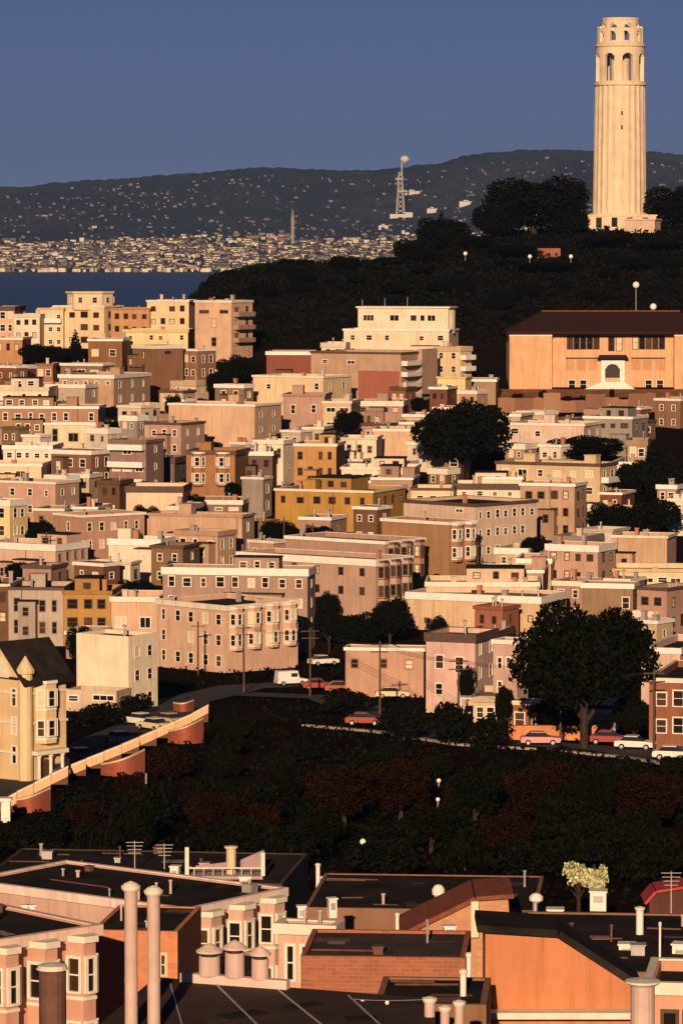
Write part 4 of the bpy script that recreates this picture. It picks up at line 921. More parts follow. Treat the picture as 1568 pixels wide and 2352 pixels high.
PROTO = {
 'round': (tree_proto('round', 3, 5.0, 10, 1.8, 15000, .185, M_LEAF, 16), 5.0, 10), 'round2': (tree_proto('round', 9, 5.0, 10, 1.5, 13000, .20, M_LEAF, 15), 5.0, 10),
 'cyp': (tree_proto('round', 21, 5.0, 9, .2, 12000, .21, M_LEAFC, 18, 1.12), 5.0, 9), 'cyp2': (tree_proto('round', 33, 5.0, 9, .1, 11000, .21, M_LEAFC, 15, 1.12), 5.0, 9),
 'con': (tree_proto('conifer', 5, 2.0, 9, .7, 2400, .24, M_LEAFC), 2.0, 9),
 'shrub': (tree_proto('shrub', 41, 2.0, 2.4, .4, 2600, .125, M_LEAF, 9), 2.0, 2.4), 'shrub2': (tree_proto('shrub', 43, 2.0, 2.6, .4, 2600, .125, M_LEAFC, 11), 2.0, 2.6),
 'rtree': (tree_proto('round', 61, 3.0, 8.0, .9, 6500, .15, M_LEAFR, 15), 3.0, 8.0), 'gtree': (tree_proto('round', 67, 3.0, 8.0, .9, 6500, .15, M_LEAF, 13), 3.0, 8.0),
 'russet': (tree_proto('shrub', 47, 2.0, 3.4, .4, 2800, .125, M_LEAFR, 11), 2.0, 3.4), 'blossom': (tree_proto('round', 51, 1.2, 6.0, 3.9, 1100, .12, M_LEAFB, 9), 1.2, 6.0)}
tr = random.Random(19)
def plant(kind, name, label, px0, px1, pt, pb, cat='tree', group=None, D=None, sink=0.0):
    """stands where (mid, pb) meets the ground; px0..px1 and pt give its width and top"""
    (tm, cm), rx, h = PROTO[kind]; xm = (px0 + px1) / 2
    p = hit(xm, pb) if D is None else at(xm, pb, D)
    if D is not None: p.z = ground(p.x, p.y)
    H = at(xm, pt, p.y).z - p.z; W = (px1 - px0) / FPX * p.y
    t = thing(name, label, cat, (p.x, p.y, p.z - sink), tr.uniform(0, 6.28), group)
    sxy, sz = W / (2.02 * rx), H / (h * .99)
    for nm, me in (('trunk', tm), ('crown', cm)):
        o = link(nm, me, t); o.scale = (sxy, sxy, sz)
    return t
G = None
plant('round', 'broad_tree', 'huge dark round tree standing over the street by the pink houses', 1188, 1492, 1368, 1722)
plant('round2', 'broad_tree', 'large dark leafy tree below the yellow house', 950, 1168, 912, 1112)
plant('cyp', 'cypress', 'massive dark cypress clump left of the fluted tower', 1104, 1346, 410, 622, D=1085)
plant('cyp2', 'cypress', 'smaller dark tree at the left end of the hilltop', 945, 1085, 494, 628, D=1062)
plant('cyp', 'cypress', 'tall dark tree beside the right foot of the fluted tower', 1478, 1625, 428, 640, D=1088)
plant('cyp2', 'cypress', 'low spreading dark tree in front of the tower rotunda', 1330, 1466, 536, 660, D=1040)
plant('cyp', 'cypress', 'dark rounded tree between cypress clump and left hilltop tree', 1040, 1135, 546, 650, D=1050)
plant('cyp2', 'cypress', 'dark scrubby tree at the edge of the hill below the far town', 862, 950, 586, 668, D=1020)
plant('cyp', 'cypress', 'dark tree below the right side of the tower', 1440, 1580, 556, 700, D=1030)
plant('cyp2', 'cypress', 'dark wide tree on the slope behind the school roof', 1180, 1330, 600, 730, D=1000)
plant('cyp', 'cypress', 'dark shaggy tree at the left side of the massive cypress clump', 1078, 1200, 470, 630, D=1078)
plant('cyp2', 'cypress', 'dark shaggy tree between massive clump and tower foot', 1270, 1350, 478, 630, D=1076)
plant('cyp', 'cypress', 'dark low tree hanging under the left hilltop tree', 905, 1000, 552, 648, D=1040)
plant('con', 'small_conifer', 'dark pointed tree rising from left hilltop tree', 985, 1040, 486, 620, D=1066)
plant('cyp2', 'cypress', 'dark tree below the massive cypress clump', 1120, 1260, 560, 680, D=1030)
for lab_, x_, y_ in (('tiny globe lamp under the left hilltop trees', 1068, 585), ('tiny globe lamp under the massive cypress clump', 1216, 592), ('tiny globe lamp near the tower terrace', 1310, 592)): globe_lamp('globe_lamp', lab_, hit(x_, y_ + 22, 900, 1200), 2.2, .55)
B('flat_house', 'tiny red house among the hilltop trees', 1234, 1286, 1286, 578, 0, 6, (.34,.11,.07), (3, 1, .8, .8), D=1024, depth=5, clutter=0, annex=False, cornice=False, tone=1.0)
plant('con', 'small_conifer', 'small pointed tree on the bare brow of the hill by the bay', 468, 500, 630, 672, D=985)
plant('con', 'small_conifer', 'dark conifer among the cream ridge houses', 150, 198, 758, 838)
plant('round', 'garden_tree', 'dark bushy tree under the small white ridge house', 48, 118, 786, 850)
plant('round2', 'garden_tree', 'dark low tree left of the conifer', 100, 158, 790, 848)
plant('round', 'garden_tree', 'dark tree at the foot of the tall pale pink block', 498, 586, 810, 922)
plant('round2', 'garden_tree', 'small dark tree beside the dark brown narrow block', 470, 520, 850, 932)
plant('round', 'garden_tree', 'dark tree under the pink terraced house', 765, 832, 938, 1015)
plant('round2', 'garden_tree', 'wide dark tree in front of white house below school', 1232, 1432, 998, 1080)
plant('round', 'garden_tree', 'dark tree at the head of the hedge slope', 1408, 1500, 1052, 1168)
plant('round2', 'garden_tree', 'dark tree in the middle of the hedge slope', 1470, 1580, 1020, 1190)
plant('round', 'garden_tree', 'dark tree at the foot of the balconied cream block', 1345, 1450, 1150, 1246)
plant('round2', 'garden_tree', 'dark tree filling the low hedge slope by the edge', 1430, 1560, 1140, 1252)
plant('round', 'garden_tree', 'round dark tree beside the many-windowed apartment block', 1192, 1262, 1226, 1304)
plant('round2', 'street_tree', 'dark street tree left of the big peach wall', 845, 945, 1368, 1492)
plant('round', 'street_tree', 'dark street tree below the narrow bays', 772, 868, 1400, 1518)
plant('round2', 'street_tree', 'slim dark street tree at the corner house end', 722, 790, 1352, 1500)
plant('round', 'garden_tree', 'small dark tree against the pinkish stucco house', 980, 1034, 1494, 1622)
plant('round2', 'garden_tree', 'thin dark tree before the tower-like stucco house', 1050, 1094, 1520, 1640)
plant('round', 'garden_tree', 'dark tree left of the orange stucco house', 1136, 1182, 1568, 1692)
plant('round2', 'garden_tree', 'bushy dark tree right of the cream kiosk-like house', 1408, 1498, 1590, 1712)
plant('round', 'garden_tree', 'dark shrub tree beside brown house and small white house', 98, 160, 1098, 1172)
plant('round2', 'garden_tree', 'dark tree by the tall yellowish house', 58, 128, 1190, 1300)
plant('round', 'garden_tree', 'dark low tree behind the small white cottage', 262, 352, 1328, 1396)
plant('round2', 'garden_tree', 'dark tree under the long white parapet house', 6, 92, 1286, 1362)
plant('round', 'garden_tree', 'small dark tree under the yellow ochre house', 600, 680, 1192, 1262)
plant('round2', 'garden_tree', 'dark greenery between ochre house and pink parapet house', 690, 770, 1200, 1272)
plant('round', 'garden_tree', 'dark tree at the foot of the plain white cube house', 418, 470, 1130, 1212)
plant('round2', 'garden_tree', 'dark tree over the brown roofed house', 196, 248, 1030, 1130)
plant('round', 'garden_tree', 'dark bush behind the cream kiosk-like house and big tree', 1236, 1330, 1590, 1700)
# back houses and small trees in the gaps between the buildings
def inside(x, y, m=0.0):
    for cx, cy, w, d, th, z, H in BLD:
        dx, dy = x - cx, y - cy
        if abs(dx) + abs(dy) > 60: continue
        a = dx * math.cos(th) - dy * math.sin(th); b = dx * math.sin(th) + dy * math.cos(th)
        if abs(a) < w / 2 + m and abs(b) < d / 2 + m: return True
    return False
ir = random.Random(31); made = 0; tries = 0
PAL = (('brown', (.28,.16,.11)), ('pink', (.50,.33,.27)), ('cream', (.64,.52,.36)), ('grey', (.36,.33,.31)), ('tan', (.42,.29,.19)), ('rust red', (.32,.13,.08)), ('white', (.70,.64,.55)))
while made < 95 and tries < 9000:
    tries += 1; Y = ir.uniform(560, 850); px = ir.uniform(20, 1545); X = (px - CX) / FPX * Y
    if px > 1150 and Y > 800: continue
    w, d, H, th = ir.uniform(4.2, 7.0), ir.uniform(4.0, 6.5), ir.uniform(3.4, 6.6), ir.uniform(10, 38)
    if any(inside(X + (i - 2) / 4 * w * 1.1, Y + (j - 2) / 4 * d * 1.2, .6) for i in range(5) for j in range(5)): continue
    Zg = ground(X, Y); p0_ = proj((X, Y - d / 2, Zg + H)); x0_ = proj((X - w / 2, Y, Zg))[0]; x1_ = proj((X + w * .25, Y, Zg))[0]; x2_ = proj((X + w / 2 + 1, Y, Zg))[0]
    cn, cc = ir.choice(PAL)
    B('back_house', 'small %s back house squeezed between larger hillside houses' % cn, x0_, x1_, x2_, p0_[1], 0, th, cc, (2, 2, .8, 1.2), (1, 2, .8, 1.2), D=Y - d / 2, depth=d, clutter=1, annex=False, roof=ir.choice((M_TAR, M_TARL)), group='small %s back houses' % cn)
    made += 1
made = tries = 0
while made < 34 and tries < 9000:
    tries += 1; Y = ir.uniform(555, 860); px = ir.uniform(0, 1560); X = (px - CX) / FPX * Y
    if px > 1150 and Y > 790: continue
    if inside(X, Y, 1.3): continue
    r = ir.uniform(1.6, 2.6); hh = ir.uniform(3.0, 6.0); (tm, cm), rx, h = PROTO[ir.choice(('round', 'round2', 'cyp'))]
    t = thing('backyard_tree', 'small dark backyard tree between the hillside houses', 'tree', (X, Y, ground(X, Y)), ir.uniform(0, 6.28), 'backyard trees')
    for nm_, me_ in (('trunk', tm), ('crown', cm)): o = link(nm_, me_, t); o.scale = (r / rx, r / rx, hh / h)
    made += 1
# garden between the lane and the rooftops
nm = 'dark green shrubs massed in the steep garden'
k = 0
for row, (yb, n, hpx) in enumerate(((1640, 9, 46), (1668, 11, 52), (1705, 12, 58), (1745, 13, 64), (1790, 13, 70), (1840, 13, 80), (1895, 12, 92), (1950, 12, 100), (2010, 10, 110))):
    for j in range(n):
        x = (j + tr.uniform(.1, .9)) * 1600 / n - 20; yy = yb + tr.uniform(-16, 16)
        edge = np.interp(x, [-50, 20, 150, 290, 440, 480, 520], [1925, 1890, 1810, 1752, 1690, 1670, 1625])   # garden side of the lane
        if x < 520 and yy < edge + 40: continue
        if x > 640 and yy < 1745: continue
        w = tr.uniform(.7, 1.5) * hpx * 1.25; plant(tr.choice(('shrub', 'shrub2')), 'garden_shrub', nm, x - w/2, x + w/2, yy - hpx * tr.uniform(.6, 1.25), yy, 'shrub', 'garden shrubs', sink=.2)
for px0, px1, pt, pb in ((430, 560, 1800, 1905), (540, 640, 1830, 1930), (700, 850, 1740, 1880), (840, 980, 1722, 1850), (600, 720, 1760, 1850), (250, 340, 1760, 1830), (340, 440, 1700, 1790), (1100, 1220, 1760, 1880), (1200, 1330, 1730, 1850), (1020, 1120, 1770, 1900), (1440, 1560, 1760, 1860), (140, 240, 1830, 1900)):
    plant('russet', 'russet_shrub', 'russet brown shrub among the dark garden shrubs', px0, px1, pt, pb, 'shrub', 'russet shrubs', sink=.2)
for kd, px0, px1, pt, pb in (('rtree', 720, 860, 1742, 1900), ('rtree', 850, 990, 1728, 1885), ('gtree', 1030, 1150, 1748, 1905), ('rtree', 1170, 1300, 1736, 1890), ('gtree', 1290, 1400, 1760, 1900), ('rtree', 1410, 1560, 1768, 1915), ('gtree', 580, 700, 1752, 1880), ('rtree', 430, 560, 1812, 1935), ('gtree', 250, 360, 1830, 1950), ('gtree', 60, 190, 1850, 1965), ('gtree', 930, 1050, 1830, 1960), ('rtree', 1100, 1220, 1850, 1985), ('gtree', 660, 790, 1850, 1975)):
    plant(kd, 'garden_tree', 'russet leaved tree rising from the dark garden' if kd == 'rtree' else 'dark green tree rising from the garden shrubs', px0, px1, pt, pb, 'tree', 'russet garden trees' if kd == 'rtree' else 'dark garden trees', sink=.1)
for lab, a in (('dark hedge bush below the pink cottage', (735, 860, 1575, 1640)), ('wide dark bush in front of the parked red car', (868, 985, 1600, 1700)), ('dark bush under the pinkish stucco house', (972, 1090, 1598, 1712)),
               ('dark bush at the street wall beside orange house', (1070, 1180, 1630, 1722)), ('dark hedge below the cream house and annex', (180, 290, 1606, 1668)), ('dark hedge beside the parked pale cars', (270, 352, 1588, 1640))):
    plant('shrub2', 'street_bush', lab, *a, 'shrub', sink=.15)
plant('blossom', 'blossom_tree', 'small pale yellow blossoming tree beyond the near roofs', 1294, 1362, 1978, 2052, 'tree', D=262); plant('blossom', 'blossom_tree', 'slimmer pale green tree beside the blossoming one', 1346, 1394, 1988, 2048, 'tree', D=258)
hr = random.Random(8)
for k in range(46):
    X, Y = hr.uniform(-30, 108), hr.uniform(925, 1035); r = hr.uniform(1.8, 4.2); hh = r * hr.uniform(.8, 1.3)
    if X > 50 and Y > 1010 or ground(X, Y) < 64: continue
    (tm, cm), rx, h = PROTO[hr.choice(('cyp', 'cyp2', 'round2'))]
    t = thing('hillside_tree', 'dark scrubby tree on the steep hillside below the tower', 'tree', (X, Y, ground(X, Y) - .3), hr.uniform(0, 6.28), 'hillside trees')
    for nm_, me_ in (('trunk', tm), ('crown', cm)): o = link(nm_, me_, t); o.scale = (r / rx, r / rx, hh / h)
# scrub over the dark hill, one mass
g = np.random.default_rng(2); n = 46000
X = g.uniform(-75, 190, n); Y = g.uniform(905, 1120, n) ; Z = np.array([ground(x, y) for x, y in zip(X, Y)])
lump = 1.3 * np.abs(np.sin(X * .31 + 2 * np.sin(Y * .13))) * np.abs(np.sin(Y * .27 + X * .11)) + .25
keep = Z > 58; X, Y, Z, lump = X[keep], Y[keep], Z[keep], lump[keep]; n = len(X)
tow = (np.hypot(X - TX, Y - 1095) > 11) & (np.hypot(X - TX - 5, Y - 1076) > 6); X, Y, Z, lump = X[tow], Y[tow], Z[tow], lump[tow]; n = len(X)
P = np.stack([X, Y, Z + lump * g.uniform(.1, 1.2, n)], 1); nr = g.normal(size=(n, 3)); nr[:, 2] += .4; nr /= np.linalg.norm(nr, axis=1)[:, None]
a = np.cross(nr, g.normal(size=(n, 3))); a /= np.linalg.norm(a, axis=1)[:, None]; b = np.cross(nr, a); s = g.uniform(.3, .75, n)[:, None]; a *= s; b *= s * .7
V = np.stack([P - a - b * .3, P + a * .3 - b, P + a + b * .3, P - a * .3 + b], 1).reshape(-1, 3)
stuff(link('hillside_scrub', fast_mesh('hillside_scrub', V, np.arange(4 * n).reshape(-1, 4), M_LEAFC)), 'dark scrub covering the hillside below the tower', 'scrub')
for px0, px1, pt, pb in ((1172, 1200, 900, 925), (1235, 1258, 892, 922), (1290, 1316, 906, 930), (1330, 1350, 906, 928), (1470, 1500, 906, 930), (1520, 1548, 908, 932), (1398, 1412, 888, 922), (1555, 1590, 906, 930)):
    plant('russet', 'bank_shrub', 'brownish shrub along the bank below the school', px0, px1, pt, pb, 'shrub', 'school bank shrubs')
# ground cover in the garden and back yards
n = 30000; X = g.uniform(-70, 70, n); Y = g.uniform(270, 560, n); Z = np.array([ground(x, y) for x, y in zip(X, Y)])
ln = np.array(lane); rd = np.array(road)
def dist(pts, X, Y):
    best = np.full(len(X), 1e9)
    for (ax, ay), (bx, by) in zip(pts[:-1], pts[1:]):
        L2 = (bx-ax)**2 + (by-ay)**2; t = np.clip(((X-ax)*(bx-ax) + (Y-ay)*(by-ay)) / L2, 0, 1); best = np.minimum(best, np.hypot(X-ax-t*(bx-ax), Y-ay-t*(by-ay)))
    return best
ok = (dist(ln, X, Y) > 6.2) & (dist(rd, X, Y) > 5.5); X, Y, Z = X[ok], Y[ok], Z[ok]; n = len(X)
P = np.stack([X, Y, Z + g.uniform(.02, .5, n)], 1); nr = g.normal(size=(n, 3)); nr /= np.linalg.norm(nr, axis=1)[:, None]
a = np.cross(nr, g.normal(size=(n, 3))); a /= np.linalg.norm(a, axis=1)[:, None]; b = np.cross(nr, a); s = g.uniform(.12, .34, n)[:, None]; a *= s; b *= s * .7
V = np.stack([P - a - b * .3, P + a * .3 - b, P + a + b * .3, P - a * .3 + b], 1).reshape(-1, 3)
mi = (g.uniform(size=n) < .22).astype(int)
stuff(link('ground_cover', fast_mesh('ground_cover', V, np.arange(4 * n).reshape(-1, 4), [M_LEAF, M_LEAFR], mi)), 'dark low ground cover over the garden slope', 'ground cover')

# ------------------------------------------------------------------ lane wall, cars, lamps
lw = [(-36, 1890), (20, 1852), (150, 1784), (290, 1726), (400, 1676), (462, 1648), (478, 1636)]
def along(pts, n):
    P = np.array(pts, float); s = np.r_[0, np.cumsum(np.hypot(*np.diff(P, axis=0).T))]; t = np.linspace(0, s[-1], n)
    return list(zip(np.interp(t, s, P[:, 0]), np.interp(t, s, P[:, 1])))
p0 = hit(20, 1852); sw = thing('stepped_wall', 'pale orange stepped garden wall running up beside the lane', 'wall', p0)
M_SAND = wall_mat((.74, .44, .25)); M_COPE = wall_mat((.80, .64, .46)); M_FOOT = wall_mat((.13, .045, .03), 'brick'); M_RBRICK = wall_mat((.36, .085, .045), 'brick')
pts = along(lw, 14)
for (xa, ya), (xb, yb) in zip(pts[:-1], pts[1:]):
    P = hit(xa, ya); s_ = P.y / FPX; wv = (xb - xa) * s_ + .06; rise = (ya - yb) * s_; h = .9
    mb = MB(); mb.slab([(0, h - .92), (wv, h + rise - .92), (wv, h + rise - .12), (0, h - .12)], -.30, .30); o = mb.build('wall_block', M_SAND, sw, P - p0)
    mb = MB(); mb.slab([(.01, -1.6), (wv - .01, -1.6), (wv - .01, h + rise - .922), (.01, h - .922)], -.27, .27); mb.build('footing', M_FOOT, o)
    mb = MB(); mb.slab([(-.03, h - .118), (wv + .03, h + rise - .118), (wv + .03, h + rise + .08), (-.03, h + .08)], -.38, .38); mb.build('coping', M_COPE, o)
mb = MB(); mb.box(-.5, .5, -.5, .5, -2, 1.9); mb.box(-.62, .62, -.62, .62, 1.9, 2.15); P = hit(12, 1888); tag(mb.build('gate_pier', M_WHITE, None, P), 'white square pier at the bottom of the stepped wall', 'pillar')
P = hit(150, 1784); mb = MB(); mb.box(-.32, .32, -.32, .32, -1.5, 1.6); mb.lathe([(.4, 1.6), (.45, 1.75), (.1, 2.0)], 8); tag(mb.build('gate_pier', M_WHITE, None, P), 'short white pier halfway along the stepped wall', 'pillar')
for lab, x0, x1, y0, y1, h in (('curved red brick planter wall at the bottom of the lane', 22, 118, 1862, 1834, .9), ('curved red brick planter wall halfway up the lane', 232, 334, 1780, 1746, 1.0),
                               ('curved red brick planter wall at the top of the lane', 386, 468, 1706, 1676, 1.2), ('orange brick loop wall at the lane bend', 398, 446, 1634, 1628, 1.0)):
    P = hit(x0, y0); s_ = P.y / FPX; n = 18; W = (x1 - x0) * s_; rise = (y0 - y1) * s_; mb = MB(); t_ = None
    for k in range(n):
        u0, u1 = k / n, (k + 1) / n; f = lambda u: -2.2 * math.sin(math.pi * u)
        a = (W*u0, f(u0)); b = (W*u1, f(u1)); zt = h + rise * (u0 + u1) / 2
        mb.prism([a, b, (b[0], b[1] + .45), (a[0], a[1] + .45)], -2.5, zt)
        mb.prism([(a[0], a[1] - .06), (b[0], b[1] - .06), (b[0], b[1] + .51), (a[0], a[1] + .51)], zt + .002, zt + .14, 1)
    tag(mb.build('brick_planter', [M_RBRICK, M_COPE], None, P), lab, 'wall')
mb = MB(); mb.box(-9, 6.6, -.35, .35, -2.5, 1.5); mb.box(-9.1, 6.7, -.42, .42, 1.5, 1.65); P = hit(1245, 1700); tag(mb.build('street_wall', wall_mat((.60, .24, .10)), None, P, .04), 'orange red retaining wall along the street under the dark tree', 'wall')
mb = MB()
for k in range(6): mb.box(-2.4 + k*.8, -1.68 + k*.8, -1.2, .7, 2.5, 2.62)
mb.box(-2.5, 2.5, -1.3, .8, 2.62, 2.72); mb.box(-2.4, -2.28, -1.2, -1.08, -1, 2.5); mb.box(2.28, 2.4, -1.2, -1.08, -1, 2.5)
P = hit(1105, 1652); tag(mb.build('awning', M_WHITE, None, P, -.12), 'white slanted awning over the small cream house front', 'awning')

GLASSC = plain('car_glass', (.02, .02, .025), .15, (.03, .03, .035), 1.0, .5); RUB = plain('tyre_rubber', (.015, .015, .015), .9); LAMPR = plain('tail_lamp', (.35, .02, .02), .3); LAMPW = plain('head_lamp', (.7, .7, .66), .2)
def car(label, px, py, c, rz, van=False, name='parked_car'):
    P = hit(px, py); t = thing(name, label, 'van' if van else 'car', (P.x, P.y, P.z + .17), rz)
    paint = plain('car_paint_%d_%d_%d' % tuple(int(x * 99) for x in c), c, .3, tuple(x * .9 for x in c), .8, .5)
    mb = MB(); mb.slab([(-2.1,.32),(2.1,.32),(2.16,.55),(2.08,.80),(1.05,.93),(-1.65,.96),(-2.1,.88),(-2.16,.55)], -.86, .86); mb.build('body', paint, t)
    top = 1.85 if van else 1.38; back = -2.0 if van else -1.05; fr = .75 if van else .30
    mb = MB(); mb.slab([(-1.62 if not van else -2.08, .94), (1.0, .92), (fr, top), (back, top)], -.74, .74); mb.build('glasshouse', GLASSC if not van else paint, t)
    mb = MB(); mb.box(back - .04, fr + .04, -.72, .72, top + .004, top + .07); mb.build('car_roof', paint, t)
    if van:
        for s_ in (-1, 1): mb = MB(); mb.box(-.2, .7, s_*.752 - .006, s_*.752 + .006, 1.15, 1.65); mb.build('side_window', GLASSC, t)
    for x in (-1.35, 1.3):
        for y in (-.88, .88):
            mb = MB(); mb.lathe([(.31, -.10), (.33, -.06), (.33, .06), (.31, .10)], 14); o = mb.build('wheel', RUB, t, (x, y, .32)); o.rotation_euler = (R(90), 0, 0)
            mb = MB(); mb.lathe([(.19, -.115), (.19, .115)], 10); mb.build('rim', M_METAL, o)
    for y in (-.62, .62):
        mb = MB(); mb.box(2.06, 2.17, y-.16, y+.16, .58, .74); mb.build('headlight', LAMPW, t); mb = MB(); mb.box(-2.18, -2.08, y-.14, y+.14, .60, .80); mb.build('tail_light', LAMPR, t)
    return t
ld = math.atan2(lane[3][1] - lane[2][1], lane[3][0] - lane[2][0]); W_ = (.75, .72, .68); RD = (.32, .05, .035); GR = (.30, .29, .29)
car('white car parked beside the hedge near the lane bend', 318, 1668, W_, ld + .9); car('cream car parked behind the stepped wall at the lane', 352, 1680, (.70, .62, .42), ld + .8)
car('pinkish car at the lane bend beside the wall top', 384, 1668, (.55, .38, .34), ld + .8); car('grey car parked on the lane below the hedge', 272, 1712, GR, ld + .6)
car('dark grey car in front of the ornate house porch', 128, 1788, (.16, .15, .16), ld + .5); car('dark red car parked near the ornate house steps', 182, 1752, (.14, .05, .05), ld + .5)
car('white van on the dark street below the corner house', 668, 1576, W_, .35, True, 'parked_van'); car('pale car beside the street tree below the narrow bays', 742, 1530, W_, .5)
car('red car below the pink cottage', 732, 1586, RD, .1); car('second red car next to the pink cottage hedge', 782, 1592, (.36, .10, .06), .1); car('pale yellow car parked before the pink cottage', 900, 1606, (.66, .55, .34), .05)
car('dull red car behind the dark street bush', 836, 1668, RD, -.1); car('white car under the dark tree by the street wall', 1458, 1724, W_, -.25); car('red car beside the white car under dark tree', 1398, 1712, RD, -.2)
car('pale car at the edge of the street corner', 1546, 1748, W_, -.2); car('pinkish car against the orange street wall', 1240, 1714, (.6, .3, .3), 0)
for lab, x, y, h, r in (('white globe lamp on the garden steps, uppermost of the column', 1007, 1838, 1.6, .27), ('white globe lamp on the garden steps, below the uppermost', 1005, 1880, 1.5, .24), ('white globe lamp on the garden steps, lowest of the column', 1004, 1918, 1.5, .24), ('single bright globe lamp beyond the near roofs', 833, 1996, 1.9, .32),
                        ('globe lamp among the street trees below the narrow bays', 754, 1452, 2.6, .38), ('small globe lamp by the street trees', 690, 1490, 2.6, .3), ('globe lamp at the foot of white house under school', 1156, 1034, 2.2, .42), ('globe lamp near the hedge slope', 1512, 1236, 2.4, .3)):
    globe_lamp('globe_lamp', lab, hit(x, y), h, r * .8)
mb = MB(); mb.lathe([(.11, -1), (.08, 3.6)], 8); P = hit(336, 1868); tag(mb.build('garden_pole', M_METAL, None, P), 'thin pale pole standing in the dark garden', 'pole')
# utility poles
for lab, x, y, h in (('slim utility pole beside long parapet house', 108, 1345, 8.5), ('slim utility pole in front of pink bays', 652, 1300, 8), ('slim utility pole between pink row houses', 718, 1300, 7), ('slim utility pole before the corner house front', 455, 1552, 7.5), ('slim utility pole by the notched peach wall', 1096, 1330, 6)):
    P = hit(x, y); t = thing('utility_pole', lab, 'pole', P); mb = MB(); mb.lathe([(.14, -1), (.10, h)], 7); mb.build('post', M_TRIMD, t); mb = MB(); mb.box(-1.0, 1.0, -.06, .06, h - .7, h - .58); mb.build('crossarm', M_TRIMD, t)

sp = [hit(x, y) for x, y in ((560, 1592), (712, 1602), (872, 1642), (1052, 1694), (1286, 1712), (1500, 1732))]
for k, P in enumerate(sp):
    t = thing('utility_pole', 'tall street utility pole carrying wires along the dark road', 'pole', P, .1, 'street utility poles'); mb = MB(); mb.lathe([(.15, -1), (.10, 9.0)], 7); mb.build('post', M_TRIMD, t)
    for zz in (8.5, 7.6): mb = MB(); mb.box(-1.1, 1.1, -.06, .06, zz, zz + .12); mb.build('crossarm', M_TRIMD, t)
for a, b in zip(sp[:-1], sp[1:]):
    t = thing('overhead_wires', 'span of thin overhead wires between street utility poles', 'wires', a, 0, 'street wire spans')
    for ox in (-1.0, .0, 1.0):
        mb = MB(); q = [(b - a) * (j / 8) + Vector((ox * .3, ox, 8.62 - .5 * math.sin(math.pi * j / 8))) for j in range(9)]
        for u_, v_ in zip(q[:-1], q[1:]): mb.tube(u_, v_, .025, .025, 4)
        mb.build('wire', M_BLACK, t)

# ------------------------------------------------------------------ near roofs
FP = (.66, .44, .36)
e, i = B('bay_row_house', 'pink row house with white parapet and three angled bays, behind the twin flues', -70, 432, 650, 2088, 0, 37, (.66,.46,.40), None, None, D=210, bayR=3, ph=.08, roof=M_TAR, clutter=0, trim=M_TRIM, kind='boards', corn_mat=wall_mat((.74,.60,.54)))
e, i = B('bay_row_house', 'orange pink row house with tall dark bay windows at the bottom corner', -60, -44, 222, 2166, 0, 48, (.68,.40,.31), None, None, D=168, wide=7.5, bayR=3, ph=.06, roof=M_TAR, clutter=0, trim=M_TRIM, kind='boards', corn_mat=wall_mat((.70,.52,.44)))
B('brick_house', 'orange brick house between the two bay row houses', 212, 408, 408, 2140, 0, 7, (.66,.27,.13), None, None, D=181, kind='brick', roof=M_TAR, ph=.06, cornice=False, pxL=((369,2192,381,2240),(387,2190,398,2238),(330,2160,338,2185)), depth=7, trim=M_BLIND, clutter=0)
B('flat_house', 'long dark roofed house at the rear of the near roofs', -40, 648, 648, 2030, 0, 7, (.08,.06,.055), (8, 2), D=236, roof=M_TAR, ph=.06, depth=12, clutter=0, cornice=False)
B('flat_house', 'pink house with white parapet tucked beside the bays', 640, 764, 778, 2128, 0, 14, (.66,.44,.36), (3, 2), None, D=178, ph=.1, trim=M_TRIM, clutter=0, corn_mat=M_TRIM, depth=7)
B('brick_house', 'low brick house with wide dark roof in the near middle', 690, 1068, 1068, 2200, 0, 4, (.40,.15,.08), None, D=154, kind='brick', depth=6.2, ph=.12, roof=M_TARL, cornice=False, clutter=0)
B('flat_house', 'dark flat-roofed house full of vents in the near right', 1168, 1640, 1640, 2236, 0, 5, BN, None, D=166, depth=15, ph=.08, roof=M_TAR, cornice=False, clutter=0)
B('flat_house', 'dark roofed house behind the orange tiled gable', 700, 1230, 1230, 2092, 0, 5, BN, None, D=214, depth=12, ph=.06, roof=M_TAR, cornice=False, clutter=0)
B('flat_house', 'pink walled house at the bottom corner with white ledge', 1488, 1640, 1640, 2262, 0, 8, (.66,.36,.26), (2, 1), D=150, depth=5, ph=.4, clutter=0)
B('flat_house', 'low dark house in front of the orange gable wall', 860, 1116, 1116, 2308, 0, 4, BN, None, D=132, depth=5, ph=.08, roof=M_TAR, cornice=False, clutter=0)

